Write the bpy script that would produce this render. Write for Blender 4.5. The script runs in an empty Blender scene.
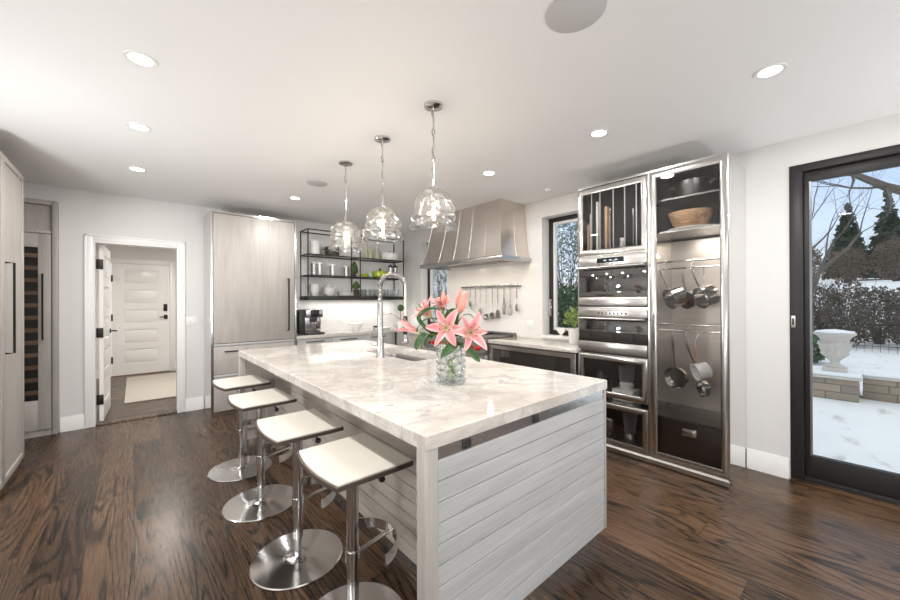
import bpy, bmesh, math, random
from mathutils import Vector, Matrix, Euler
R = math.radians
PI = math.pi
random.seed(7)
SC = bpy.context.scene
COL = SC.collection

# ------------------------------------------------------------------ camera
cam_d = bpy.data.cameras.new('camera')
cam = bpy.data.objects.new('camera', cam_d)
COL.objects.link(cam)
cam_d.sensor_fit = 'HORIZONTAL'
cam_d.sensor_width = 36.0
cam_d.lens = 36.0 * 363.0 / 900.0
cam_d.clip_start = 0.05
cam_d.clip_end = 300
_y, _p, _r = R(41.05), R(0.085), R(-0.236)
_f = Vector((math.sin(_y) * math.cos(_p), math.cos(_y) * math.cos(_p), math.sin(_p)))
_rt = Vector((math.cos(_y), -math.sin(_y), 0))
_up = _rt.cross(_f)
_r2 = _rt * math.cos(_r) + _up * math.sin(_r)
_u2 = -_rt * math.sin(_r) + _up * math.cos(_r)
cam.matrix_world = Matrix(((_r2.x, _u2.x, -_f.x, 0), (_r2.y, _u2.y, -_f.y, 0), (_r2.z, _u2.z, -_f.z, 1.37), (0, 0, 0, 1)))
SC.camera = cam

# ------------------------------------------------------------------ exposure, world, light
SC.view_settings.view_transform = 'Standard'
SC.view_settings.look = 'None'
SC.view_settings.gamma = 1.0
SC.view_settings.use_curve_mapping = False
SC.view_settings.exposure = 0.41
SKY_STRENGTH = 1.0
CAN_W = 10.5
BULB_W = 2.4
FILL_W = 27.0  # power of the unseen lamps added to fill the room

class G:
    """tiny node helper"""
    def __init__(s, nt):
        s.nt = nt
    def n(s, t, ins=None, **props):
        nd = s.nt.nodes.new(t)
        for k, v in props.items():
            setattr(nd, k, v)
        for k, v in (ins or {}).items():
            sk = nd.inputs[k]
            if isinstance(v, bpy.types.NodeSocket):
                s.nt.links.new(v, sk)
            else:
                sk.default_value = v
        return nd
    def m(s, op, a, b=0.0, c=0.0, clamp=False):
        nd = s.n('ShaderNodeMath', {0: a, 1: b, 2: c}, operation=op)
        nd.use_clamp = clamp
        return nd.outputs[0]
    def vec(s, x, y, z):
        return s.n('ShaderNodeCombineXYZ', {0: x, 1: y, 2: z}).outputs[0]
    def noise(s, v, scale, detail=3.0, rough=0.55, dist=0.0):
        return s.n('ShaderNodeTexNoise', {'Vector': v, 'Scale': scale, 'Detail': detail, 'Roughness': rough, 'Distortion': dist}).outputs['Fac']
    def ramp(s, fac, stops):
        nd = s.n('ShaderNodeValToRGB', {0: fac})
        cr = nd.color_ramp
        while len(cr.elements) < len(stops):
            cr.elements.new(0.5)
        for e, (p, c) in zip(cr.elements, stops):
            e.position = p
            e.color = (*c, 1)
        return nd.outputs[0]
    def mix(s, f, a, b):
        nd = s.n('ShaderNodeMix', data_type='RGBA')
        for k, v in ((0, f), (6, a), (7, b)):
            if isinstance(v, bpy.types.NodeSocket):
                s.nt.links.new(v, nd.inputs[k])
            else:
                nd.inputs[k].default_value = v if k == 0 else (*v, 1)
        return nd.outputs[2]
    def bump(s, h, strength=0.2, dist=0.01):
        return s.n('ShaderNodeBump', {'Height': h, 'Strength': strength, 'Distance': dist}).outputs[0]

world = bpy.data.worlds.new('winter_sky')
SC.world = world
world.use_nodes = True
g = G(world.node_tree)
world.node_tree.nodes.clear()
tc = g.n('ShaderNodeTexCoord')
sx = g.n('ShaderNodeSeparateXYZ', {0: tc.outputs['Generated']})
skyc = g.ramp(g.m('ADD', g.m('MULTIPLY', sx.outputs[2], 1.0), 0.0, clamp=True),
              [(0.0, (0.80, 0.84, 0.90)), (0.12, (0.60, 0.70, 0.86)), (0.30, (0.36, 0.52, 0.80)), (0.5, (0.80, 0.82, 0.86)), (1.0, (0.86, 0.87, 0.88))])
bg = g.n('ShaderNodeBackground', {'Color': skyc, 'Strength': SKY_STRENGTH})
g.nt.links.new(bg.outputs[0], g.n('ShaderNodeOutputWorld').inputs[0])

# ------------------------------------------------------------------ materials
M = {}
def newmat(name):
    m = bpy.data.materials.new(name)
    m.use_nodes = True
    m.node_tree.nodes.clear()
    g = G(m.node_tree)
    out = g.n('ShaderNodeOutputMaterial')
    M[name] = m
    return m, g, out
def ocoord(g):
    o = g.n('ShaderNodeTexCoord').outputs['Object']
    sp = g.n('ShaderNodeSeparateXYZ', {0: o})
    return o, sp.outputs[0], sp.outputs[1], sp.outputs[2]
def pbr(g, out, color, rough=0.5, metal=0.0, normal=None, spec=0.5, **kw):
    b = g.n('ShaderNodeBsdfPrincipled')
    def put(k, v):
        if isinstance(v, bpy.types.NodeSocket):
            g.nt.links.new(v, b.inputs[k])
        else:
            b.inputs[k].default_value = (*v, 1) if isinstance(v, tuple) and len(v) == 3 else v
    put('Base Color', color); put('Roughness', rough); put('Metallic', metal); put('Specular IOR Level', spec)
    if normal is not None:
        put('Normal', normal)
    for k, v in kw.items():
        put(k, v)
    g.nt.links.new(b.outputs[0], out.inputs[0])
    return b
def simple(name, color, rough=0.5, metal=0.0, var=0.04, scale=6.0, spec=0.5, bump=0.0, **kw):
    m, g, out = newmat(name)
    o, x, y, z = ocoord(g)
    nz = g.noise(o, scale, 4)
    lo = tuple(max(0, c * (1 - var)) for c in color); hi = tuple(min(1, c * (1 + var)) for c in color)
    c = g.mix(nz, lo, hi)
    nrm = g.bump(g.noise(o, scale * 12, 3), bump, 0.003) if bump else None
    pbr(g, out, c, rough, metal, nrm, spec, **kw)
    return m
def emis(name, color, strength):
    m, g, out = newmat(name)
    e = g.n('ShaderNodeEmission', {'Color': (*color, 1), 'Strength': strength})
    g.nt.links.new(e.outputs[0], out.inputs[0])
def brushed(name, color, rough, axis='z', amount=0.12, metal=1.0):
    m, g, out = newmat(name)
    o, x, y, z = ocoord(g)
    s = {'x': (3, 260, 260), 'y': (260, 3, 260), 'z': (260, 260, 3)}[axis]
    v = g.vec(g.m('MULTIPLY', x, s[0]), g.m('MULTIPLY', y, s[1]), g.m('MULTIPLY', z, s[2]))
    nz = g.noise(v, 1.0, 2)
    cl = g.noise(o, 2.2, 3)
    c = g.mix(g.m('MULTIPLY_ADD', cl, 0.5, g.m('MULTIPLY', nz, 0.5)), tuple(q * (1 - amount * 1.6) for q in color), tuple(min(1, q * (1 + amount)) for q in color))
    rr = g.m('MULTIPLY_ADD', nz, 0.14, rough - 0.07)
    pbr(g, out, c, rr, metal, g.bump(nz, 0.06, 0.002))
def woodmat(name, dark, light, axis='z', rough=0.45, fine=170.0, contrast=1.0):
    m, g, out = newmat(name)
    o, x, y, z = ocoord(g)
    lo, hi = 1.3, 11.0
    s = {'x': (lo, hi, hi), 'y': (hi, lo, hi), 'z': (hi, hi, lo)}[axis]
    v = g.vec(g.m('MULTIPLY', x, s[0]), g.m('MULTIPLY', y, s[1]), g.m('MULTIPLY', z, s[2]))
    n1 = g.noise(v, 1.0, 4, 0.6, 0.6)
    s = {'x': (4, fine, fine), 'y': (fine, 4, fine), 'z': (fine, fine, 4)}[axis]
    v2 = g.vec(g.m('MULTIPLY', x, s[0]), g.m('MULTIPLY', y, s[1]), g.m('MULTIPLY', z, s[2]))
    n2 = g.noise(v2, 1.0, 3)
    t = g.m('ADD', g.m('MULTIPLY', g.m('SUBTRACT', n1, 0.5), 1.1 * contrast), g.m('MULTIPLY', g.m('SUBTRACT', n2, 0.5), 1.0 * contrast))
    t = g.m('ADD', t, 0.5, clamp=True)
    c = g.ramp(t, [(0.1, dark), (0.85, light)])
    pbr(g, out, c, rough, 0, g.bump(n2, 0.10, 0.002))
def glassmat(name, tint=(1, 1, 1), refl=0.0, rough=0.0, bumpscale=0.0, bumpstr=0.3, ior=1.45, white=0.0, gl=1.0):
    """thin clear glass: see-through plus a Fresnel reflection"""
    m, g, out = newmat(name)
    nrm = None
    if bumpscale:
        o, x, y, z = ocoord(g)
        nrm = g.bump(g.noise(g.vec(x, y, g.m('MULTIPLY', z, 2.6)), bumpscale, 2, 0.5, 0.8), bumpstr, 0.02)
    fr = g.n('ShaderNodeFresnel', {'IOR': ior})
    if nrm is not None:
        g.nt.links.new(nrm, fr.inputs['Normal'])
    f = g.m('ADD', g.m('MULTIPLY', fr.outputs[0], gl), refl, clamp=True)
    t = g.n('ShaderNodeBsdfTransparent', {'Color': (*tint, 1)})
    gs = g.n('ShaderNodeBsdfGlossy', {'Color': (1, 1, 1, 1), 'Roughness': rough})
    if nrm is not None:
        g.nt.links.new(nrm, gs.inputs['Normal'])
    mx = g.n('ShaderNodeMixShader', {0: f, 1: t.outputs[0], 2: gs.outputs[0]})
    last = mx.outputs[0]
    if white:
        d = g.n('ShaderNodeBsdfTranslucent', {'Color': (0.9, 0.92, 0.93, 1)})
        mx2 = g.n('ShaderNodeMixShader', {0: white, 1: last, 2: d.outputs[0]})
        last = mx2.outputs[0]
    g.nt.links.new(last, out.inputs[0])

def floor_mat(name, along='y', pw=0.205):
    m, g, out = newmat(name)
    o, x, y, z = ocoord(g)
    if along == 'x':
        x, y = y, x
    xs = g.m('DIVIDE', x, pw)
    xi = g.m('FLOOR', xs)
    fx = g.m('FRACT', xs)
    r1 = g.n('ShaderNodeTexWhiteNoise', {'W': xi}, noise_dimensions='1D').outputs[0]
    ys = g.m('DIVIDE', g.m('ADD', y, g.m('MULTIPLY', r1, 9.0)), 1.65)
    yi = g.m('FLOOR', ys)
    fy = g.m('FRACT', ys)
    r2 = g.n('ShaderNodeTexWhiteNoise', {'Vector': g.vec(xi, yi, 3.0)}, noise_dimensions='3D').outputs[0]
    off = g.m('MULTIPLY', r2, 47.0)
    A = g.noise(g.vec(g.m('MULTIPLY', x, 5.2), g.m('MULTIPLY', y, 0.62), off), 1.0, 1.5, 0.4, 0.15)
    ring = g.m('SINE', g.m('ADD', g.m('MULTIPLY', A, 125.0), g.m('MULTIPLY', g.noise(g.vec(g.m('MULTIPLY', x, 40.0), g.m('MULTIPLY', y, 5.0), off), 1.0, 2.0), 0.5)))
    ring = g.m('MULTIPLY_ADD', ring, 0.5, 0.5)
    ring = g.m('POWER', ring, 3.6)
    fine = g.noise(g.vec(g.m('MULTIPLY', x, 210.0), g.m('MULTIPLY', y, 6.0), off), 1.0, 3.0)
    mott = g.noise(g.vec(g.m('MULTIPLY', x, 5.0), g.m('MULTIPLY', y, 1.6), off), 1.0, 3.0)
    patch = g.noise(g.vec(g.m('MULTIPLY', x, 11.0), g.m('MULTIPLY', y, 1.1), g.m('ADD', off, 9.0)), 1.0, 2.0)
    rw = g.m('MULTIPLY', ring, g.m('MULTIPLY_ADD', g.m('SUBTRACT', patch, 0.35, clamp=True), 1.3, 0.30))
    t = g.m('MULTIPLY_ADD', r2, 0.52, 0.03)
    t = g.m('ADD', t, g.m('MULTIPLY', g.m('SUBTRACT', 0.20, rw), 1.0))
    t = g.m('ADD', t, g.m('MULTIPLY', g.m('SUBTRACT', fine, 0.5), 0.50))
    t = g.m('ADD', t, g.m('MULTIPLY', g.m('SUBTRACT', mott, 0.5), 0.55))
    t = g.m('ADD', t, 0.08, clamp=True)
    c = g.ramp(t, [(0.0, (0.012, 0.0070, 0.0042)), (0.32, (0.044, 0.0245, 0.0135)), (0.65, (0.088, 0.049, 0.0265)), (1.0, (0.150, 0.087, 0.047))])
    ex = g.m('MULTIPLY', g.m('MINIMUM', fx, g.m('SUBTRACT', 1.0, fx)), pw)
    ey = g.m('MULTIPLY', g.m('MINIMUM', fy, g.m('SUBTRACT', 1.0, fy)), 1.65)
    gap = g.m('LESS_THAN', g.m('MINIMUM', ex, ey), 0.0013)
    c = g.mix(gap, c, (0.008, 0.005, 0.003))
    h = g.m('SUBTRACT', g.m('MULTIPLY', t, 0.6), gap)
    rr = g.m('MULTIPLY_ADD', fine, 0.16, 0.20)
    pbr(g, out, c, rr, 0, g.bump(h, 0.22, 0.003), 0.32)

def marble_mat(name):
    m, g, out = newmat(name)
    o, x, y, z = ocoord(g)
    w = g.noise(o, 1.4, 5, 0.6, 0.4)
    d = g.vec(g.m('MULTIPLY_ADD', w, 1.3, x), g.m('MULTIPLY_ADD', w, -0.9, y), z)
    n1 = g.noise(d, 1.9, 6, 0.6, 1.1)
    v1 = g.m('SUBTRACT', 1.0, g.m('MULTIPLY', g.m('ABSOLUTE', g.m('SUBTRACT', n1, 0.5)), 22.0), clamp=True)
    n2 = g.noise(d, 5.2, 5, 0.6, 1.6)
    v2 = g.m('SUBTRACT', 1.0, g.m('MULTIPLY', g.m('ABSOLUTE', g.m('SUBTRACT', n2, 0.47)), 26.0), clamp=True)
    cl = g.noise(d, 2.6, 6, 0.65, 0.5)
    base = g.ramp(cl, [(0.30, (0.48, 0.425, 0.37)), (0.52, (0.62, 0.575, 0.525)), (0.75, (0.74, 0.71, 0.67))])
    k = g.m('MULTIPLY', g.m('ADD', g.m('MULTIPLY', v1, 0.80), g.m('MULTIPLY', v2, 0.50)), g.m('MULTIPLY', cl, 1.15), clamp=True)
    c = g.mix(k, base, (0.36, 0.33, 0.31))
    pbr(g, out, c, 0.10, 0, None, 0.5)

def tile_mat(name, plane='xz', tw=0.30, th=0.075, col=(0.80, 0.79, 0.775), mort=(0.70, 0.69, 0.675), rough=0.18):
    m, g, out = newmat(name)
    o, x, y, z = ocoord(g)
    u = x if plane == 'xz' else y
    b = g.n('ShaderNodeTexBrick', {'Vector': g.vec(u, z, 0.0), 'Color1': (*col, 1), 'Color2': (*[c * 0.965 for c in col], 1), 'Mortar': (*mort, 1),
                                   'Scale': 1.0, 'Mortar Size': 0.0016, 'Mortar Smooth': 0.3, 'Brick Width': tw, 'Row Height': th})
    pbr(g, out, b.outputs[0], rough, 0, g.bump(g.m('SUBTRACT', g.m('MULTIPLY', g.noise(o, 14.0, 2), 0.25), b.outputs[1]), 0.15, 0.004))

simple('wall_paint', (0.70, 0.685, 0.665), 0.55, var=0.012, scale=1.5)
simple('ceiling_paint', (0.86, 0.855, 0.845), 0.6, var=0.008, scale=1.0)
simple('white_trim', (0.84, 0.825, 0.80), 0.32, var=0.01)
simple('hall_paint', (0.74, 0.72, 0.70), 0.55, var=0.012)
floor_mat('oak_floor')
floor_mat('hall_floor', 'x', 0.15)
marble_mat('marble')
tile_mat('tile_back', 'xz')
tile_mat('tile_right', 'yz', col=(0.80, 0.775, 0.745), mort=(0.745, 0.72, 0.69))
woodmat('grey_wood', (0.305, 0.28, 0.255), (0.455, 0.42, 0.385), 'z', contrast=0.8)
woodmat('grey_wood_y', (0.36, 0.315, 0.275), (0.55, 0.50, 0.45), 'y')
woodmat('grey_wood_x', (0.355, 0.35, 0.34), (0.49, 0.485, 0.475), 'x', contrast=1.1)
woodmat('walnut', (0.14, 0.075, 0.045), (0.32, 0.19, 0.12), 'x')
woodmat('maple', (0.48, 0.30, 0.16), (0.66, 0.45, 0.26), 'z')
woodmat('bowl_wood', (0.36, 0.19, 0.09), (0.72, 0.47, 0.27), 'y', contrast=1.6, fine=60.0)
woodmat('dark_drawer', (0.012, 0.007, 0.006), (0.024, 0.014, 0.011), 'y', 0.35)
brushed('steel', (0.60, 0.585, 0.565), 0.24, 'y')
brushed('steel_z', (0.62, 0.60, 0.58), 0.22, 'z')
simple('hood_steel', (0.74, 0.68, 0.625), 0.27, 1.0, var=0.22, scale=2.2)
brushed('dark_steel', (0.20, 0.195, 0.19), 0.35, 'y')
brushed('back_steel', (0.66, 0.60, 0.545), 0.42, 'y', 0.2)
simple('chrome', (0.74, 0.73, 0.72), 0.06, 1.0, var=0.01)
simple('satin_chrome', (0.62, 0.61, 0.60), 0.18, 1.0, var=0.02)
simple('mirror_steel', (0.80, 0.79, 0.78), 0.03, 1.0, var=0.01)
simple('frame_steel', (0.62, 0.605, 0.59), 0.17, 1.0, var=0.03)
simple('channel_steel', (0.86, 0.85, 0.84), 0.24, 1.0, var=0.02, bump=0.35, scale=2.2)
simple('bead_grey', (0.20, 0.21, 0.22), 0.3, 0.5, var=0.02)
simple('black_metal', (0.035, 0.033, 0.032), 0.42, 0.6, var=0.1)
simple('bronze', (0.030, 0.025, 0.022), 0.38, 0.7, var=0.1)
simple('slider_frame', (0.022, 0.020, 0.020), 0.42, 0.2, var=0.05)
simple('black_plastic', (0.018, 0.018, 0.018), 0.35, var=0.1)
simple('utensil_steel', (0.36, 0.345, 0.33), 0.28, 1.0, var=0.05)
simple('dark_interior', (0.034, 0.032, 0.032), 0.5, var=0.1)
simple('oven_glass', (0.012, 0.011, 0.011), 0.02, var=0.0, **{'IOR': 2.3})
simple('white_plastic', (0.82, 0.81, 0.79), 0.35, var=0.01)
simple('white_ceramic', (0.84, 0.825, 0.80), 0.12, var=0.01)
simple('cream_ceramic', (0.80, 0.77, 0.71), 0.2, var=0.02)
simple('grey_mesh', (0.56, 0.55, 0.545), 0.7, var=0.02)
simple('leather', (0.65, 0.61, 0.54), 0.38, var=0.03, bump=0.06)
simple('leather_edge', (0.070, 0.052, 0.042), 0.4, var=0.1)
simple('olive_enamel', (0.055, 0.050, 0.030), 0.25, var=0.1)
simple('lime_enamel', (0.42, 0.50, 0.035), 0.12, var=0.08)
simple('green_glaze', (0.55, 0.56, 0.36), 0.15, var=0.05)
simple('red_knob', (0.50, 0.012, 0.012), 0.25, var=0.05)
simple('rug', (0.52, 0.48, 0.42), 0.95, var=0.10, scale=40.0, bump=0.4)
simple('boxwood', (0.045, 0.085, 0.018), 0.7, var=0.5, scale=60.0, bump=0.6)
simple('leaf_green', (0.040, 0.105, 0.022), 0.38, var=0.3, scale=30.0)
simple('succulent', (0.30, 0.40, 0.11), 0.5, var=0.4, scale=40.0)
simple('stem_green', (0.14, 0.24, 0.06), 0.5, var=0.2)
simple('anther', (0.22, 0.05, 0.02), 0.7, var=0.2)
simple('bud_pink', (0.78, 0.33, 0.27), 0.5, var=0.35, scale=25.0)
simple('soil', (0.05, 0.035, 0.025), 0.9, var=0.3)
simple('cord_grey', (0.35, 0.34, 0.33), 0.35, 0.7, var=0.05)
simple('urn_stone', (0.60, 0.56, 0.52), 0.85, var=0.15, scale=12.0, bump=0.3)
simple('snow', (0.86, 0.89, 0.93), 0.75, var=0.03, scale=2.0, bump=0.25)
simple('bark', (0.13, 0.11, 0.095), 0.85, var=0.35, scale=14.0, bump=0.4)
simple('pale_bark', (0.26, 0.20, 0.15), 0.85, var=0.3, scale=14.0)
simple('conifer', (0.040, 0.066, 0.040), 0.8, var=0.5, scale=3.0)
simple('hedge_leaf', (0.105, 0.088, 0.068), 0.8, var=0.6, scale=3.0)
simple('thicket', (0.17, 0.125, 0.088), 0.9, var=0.5, scale=3.0)
simple('faucet_steel', (0.50, 0.49, 0.475), 0.26, 1.0, var=0.02)
simple('nickel', (0.80, 0.78, 0.75), 0.38, 1.0, var=0.01)
simple('frost_leaf', (0.24, 0.27, 0.22), 0.8, var=0.6, scale=5.0)
simple('evergreen', (0.085, 0.150, 0.070), 0.7, var=0.6, scale=6.0)
simple('roof_red', (0.16, 0.13, 0.12), 0.8, var=0.2)
simple('outlet_black', (0.030, 0.028, 0.027), 0.4, var=0.05)
simple('pale_rubber', (0.70, 0.66, 0.60), 0.5, var=0.02)
simple('display', (0.015, 0.018, 0.022), 0.05, var=0.0)
emis('can_glow', (1.0, 0.97, 0.92), 9.0)
emis('filament', (1.0, 0.72, 0.36), 60.0)
emis('hood_lamp', (1.0, 0.90, 0.75), 6.0)
emis('clock_digits', (0.75, 0.9, 1.0), 0.8)
glassmat('pane', (0.97, 0.985, 0.98), 0.0, gl=0.55)
glassmat('cabinet_glass', (0.93, 0.93, 0.93), 0.01, gl=0.8)
glassmat('shelf_glass', (0.95, 0.97, 0.965), 0.02, gl=0.7)
glassmat('blown_glass', (0.99, 0.99, 0.99), 0.0, 0.02, 7.0, 0.35, 1.5, 0.014, 0.85)
glassmat('clear_glass', (0.975, 0.98, 0.98), 0.03, 0.02, 0, 0, 1.45, 0.30, 0.6)
glassmat('bulb_glass', (1.0, 0.96, 0.90), 0.02, 0.0)

def crystal_mat():
    m, g, out = newmat('crystal')
    gl = g.n('ShaderNodeBsdfGlass', {'Color': (0.97, 0.98, 0.98, 1), 'Roughness': 0.0, 'IOR': 1.42})
    t = g.n('ShaderNodeBsdfTransparent', {'Color': (0.93, 0.95, 0.95, 1)})
    mx = g.n('ShaderNodeMixShader', {0: 0.80, 1: t.outputs[0], 2: gl.outputs[0]})
    g.nt.links.new(mx.outputs[0], out.inputs[0])
crystal_mat()
def petal_mat():
    m, g, out = newmat('petal')
    at = g.n('ShaderNodeAttribute', attribute_name='petal_uv')
    sp = g.n('ShaderNodeSeparateXYZ', {0: at.outputs['Vector']})
    u, v = sp.outputs[0], sp.outputs[1]
    edge = g.m('POWER', g.m('ABSOLUTE', v), 1.6)
    o, x, y, z = ocoord(g)
    t = g.m('ADD', g.m('MULTIPLY', edge, 0.40), g.m('MULTIPLY', g.m('SUBTRACT', g.noise(o, 22.0, 3), 0.5), 0.7), clamp=False)
    t = g.m('ADD', t, g.m('MULTIPLY', u, 0.12), clamp=True)
    c = g.ramp(t, [(0.0, (0.70, 0.22, 0.25)), (0.28, (0.78, 0.38, 0.36)), (0.62, (0.86, 0.68, 0.62))])
    c = g.mix(g.m('SUBTRACT', 1.0, g.m('MULTIPLY', u, 3.5), clamp=True), c, (0.72, 0.70, 0.40))
    pbr(g, out, c, 0.45, 0, None, 0.3)
petal_mat()

def stone_mat():
    m, g, out = newmat('ashlar')
    o, x, y, z = ocoord(g)
    b = g.n('ShaderNodeTexBrick', {'Vector': g.vec(g.m('ADD', x, y), z, 0.0), 'Color1': (0.44, 0.35, 0.26, 1), 'Color2': (0.23, 0.195, 0.165, 1), 'Mortar': (0.12, 0.115, 0.11, 1),
                                   'Scale': 1.0, 'Mortar Size': 0.008, 'Brick Width': 0.40, 'Row Height': 0.115}, offset=0.37, squash=1.6, squash_frequency=2)
    c = g.mix(g.m('MULTIPLY', g.noise(o, 9.0, 5), 0.5), b.outputs[0], (0.40, 0.35, 0.30))
    pbr(g, out, c, 0.9, 0, g.bump(g.m('SUBTRACT', g.noise(o, 20.0, 4), b.outputs[1]), 0.5, 0.02))
stone_mat()

def snow_ground():
    m, g, out = newmat('snow_ground')
    o, x, y, z = ocoord(g)
    n = g.noise(g.vec(g.m('MULTIPLY', x, 0.9), g.m('MULTIPLY', y, 2.2), z), 2.5, 5, 0.6)
    c = g.ramp(n, [(0.30, (0.60, 0.60, 0.60)), (0.42, (0.83, 0.86, 0.89)), (1.0, (0.88, 0.91, 0.94))])
    pbr(g, out, c, 0.8, 0, g.bump(n, 0.4, 0.03))
snow_ground()

# ------------------------------------------------------------------ mesh builder
class MB:
    def __init__(s):
        s.bm = bmesh.new()
    def box(s, x0, y0, z0, x1, y1, z1, bev=0.0, seg=2):
        if x0 > x1: x0, x1 = x1, x0
        if y0 > y1: y0, y1 = y1, y0
        if z0 > z1: z0, z1 = z1, z0
        vs = [s.bm.verts.new(p) for p in ((x0, y0, z0), (x1, y0, z0), (x1, y1, z0), (x0, y1, z0), (x0, y0, z1), (x1, y0, z1), (x1, y1, z1), (x0, y1, z1))]
        fs = [s.bm.faces.new([vs[i] for i in q]) for q in ((3, 2, 1, 0), (4, 5, 6, 7), (0, 1, 5, 4), (1, 2, 6, 5), (2, 3, 7, 6), (3, 0, 4, 7))]
        if bev > 0:
            es = list({e for f in fs for e in f.edges})
            bmesh.ops.bevel(s.bm, geom=es, offset=bev, segments=seg, affect='EDGES', profile=0.5)
        return s
    def tube(s, pts, r, seg=10, cap=True, closed=False):
        pts = [Vector(p) for p in pts]
        n = len(pts)
        rs = r if isinstance(r, (list, tuple)) else [r] * n
        rings = []
        nrm = None
        for i, p in enumerate(pts):
            if closed:
                t = pts[(i + 1) % n] - pts[i - 1]
            else:
                t = pts[min(i + 1, n - 1)] - pts[max(i - 1, 0)]
            if t.length < 1e-9: t = Vector((0, 0, 1))
            t.normalize()
            if nrm is None:
                a = Vector((0, 0, 1)) if abs(t.z) < 0.9 else Vector((1, 0, 0))
                nrm = t.cross(a).normalized()
            else:
                nrm = (nrm - t * nrm.dot(t))
                if nrm.length < 1e-6: nrm = t.orthogonal()
                nrm.normalize()
            b = t.cross(nrm)
            rings.append([s.bm.verts.new(p + (nrm * math.cos(2 * PI * k / seg) + b * math.sin(2 * PI * k / seg)) * rs[i]) for k in range(seg)])
        m = n if closed else n - 1
        for i in range(m):
            A, B = rings[i], rings[(i + 1) % n]
            for k in range(seg):
                s.bm.faces.new((A[k], A[(k + 1) % seg], B[(k + 1) % seg], B[k]))
        if cap and not closed:
            s.bm.faces.new(list(reversed(rings[0]))); s.bm.faces.new(rings[-1])
        return s
    def cyl(s, p0, p1, r, seg=20):
        return s.tube([p0, p1], r, seg)
    def lathe(s, prof, c=(0, 0, 0), seg=32, mat=None, fn=None, closed=False):
        """profile [(r,z)] around +Z at c; r<=0 collapses to a point"""
        c = Vector(c)
        X = mat or Matrix.Identity(3)
        rings = []
        for r, z in prof:
            if r <= 1e-6:
                rings.append([s.bm.verts.new(c + X @ Vector((0, 0, z)))])
            else:
                rr = []
                for k in range(seg):
                    a = 2 * PI * k / seg
                    q = r if fn is None else r + fn(a, z, r)
                    rr.append(s.bm.verts.new(c + X @ Vector((q * math.cos(a), q * math.sin(a), z))))
                rings.append(rr)
        pairs = list(zip(rings, rings[1:]))
        if closed: pairs.append((rings[-1], rings[0]))
        for A, B in pairs:
            if len(A) == 1 and len(B) == 1: continue
            for k in range(seg):
                k2 = (k + 1) % seg
                if len(A) == 1: s.bm.faces.new((A[0], B[k2], B[k]))
                elif len(B) == 1: s.bm.faces.new((A[k], A[k2], B[0]))
                else: s.bm.faces.new((A[k], A[k2], B[k2], B[k]))
        return s
    def prism(s, poly, axis, a, b):
        """extrude a 2-D polygon along axis from a to b; poly coords are the other two axes in xyz order"""
        def P(q, t):
            return {'x': (t, q[0], q[1]), 'y': (q[0], t, q[1]), 'z': (q[0], q[1], t)}[axis]
        A = [s.bm.verts.new(P(q, a)) for q in poly]
        B = [s.bm.verts.new(P(q, b)) for q in poly]
        s.bm.faces.new(A); s.bm.faces.new(list(reversed(B)))
        n = len(poly)
        for i in range(n):
            s.bm.faces.new((A[i], B[i], B[(i + 1) % n], A[(i + 1) % n]))
        return s
    def loft(s, sections, cap=True):
        rings = [[s.bm.verts.new(p) for p in sec] for sec in sections]
        n = len(rings[0])
        for A, B in zip(rings, rings[1:]):
            for k in range(n):
                s.bm.faces.new((A[k], A[(k + 1) % n], B[(k + 1) % n], B[k]))
        if cap:
            s.bm.faces.new(list(reversed(rings[0]))); s.bm.faces.new(rings[-1])
        return s
    def ball(s, c, r, sub=2, jitter=0.0, scale=(1, 1, 1)):
        d = bmesh.ops.create_icosphere(s.bm, subdivisions=sub, radius=r)
        for v in d['verts']:
            q = 1 + random.uniform(-jitter, jitter)
            v.co = Vector((v.co.x * scale[0] * q, v.co.y * scale[1] * q, v.co.z * scale[2] * q)) + Vector(c)
        return s
    def quad(s, *p):
        s.bm.faces.new([s.bm.verts.new(q) for q in p])
        return s
    def xf(s, mat):
        bmesh.ops.transform(s.bm, matrix=mat, verts=s.bm.verts)
        return s
    def build(s, name, mat, parent=None, smooth=35, fixn=True):
        me = bpy.data.meshes.new(name)
        if fixn:
            bmesh.ops.recalc_face_normals(s.bm, faces=s.bm.faces)
        org = ORG.get(parent.name, Vector((0, 0, 0))) if parent else Vector((0, 0, 0))
        if org.length:
            bmesh.ops.translate(s.bm, verts=s.bm.verts, vec=-org)
        s.bm.to_mesh(me); s.bm.free()
        me.materials.append(M[mat])
        if smooth:
            for p in me.polygons: p.use_smooth = True
            me.set_sharp_from_angle(angle=R(smooth))
        o = bpy.data.objects.new(name, me)
        COL.objects.link(o)
        if parent:
            o.parent = parent
            ORG[o.name] = org
        return o
ORG = {}
def tag(o, label, cat, group=None, kind=None):
    o['label'] = label; o['category'] = cat
    if group: o['group'] = group
    if kind: o['kind'] = kind
    return o
def thing(name, label, cat, loc=(0, 0, 0), group=None):
    o = bpy.data.objects.new(name, None)
    o.empty_display_size = 0.1
    COL.objects.link(o)
    o.location = loc
    ORG[o.name] = Vector(loc)
    return tag(o, label, cat, group)
def struct(name, mb, mat, smooth=35):
    o = mb.build(name, mat, None, smooth)
    o['kind'] = 'structure'
    return o
def dup(root, loc, label=None, rotz=0.0):
    r = root.copy(); COL.objects.link(r); r.location = loc; r.rotation_euler[2] = rotz
    if label: r['label'] = label
    for ch in list(root.children):
        c = ch.copy(); COL.objects.link(c); c.parent = r
        for gch in list(ch.children):
            d = gch.copy(); COL.objects.link(d); d.parent = c
    return r
def B(*a, **k):
    return MB().box(*a, **k)
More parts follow.
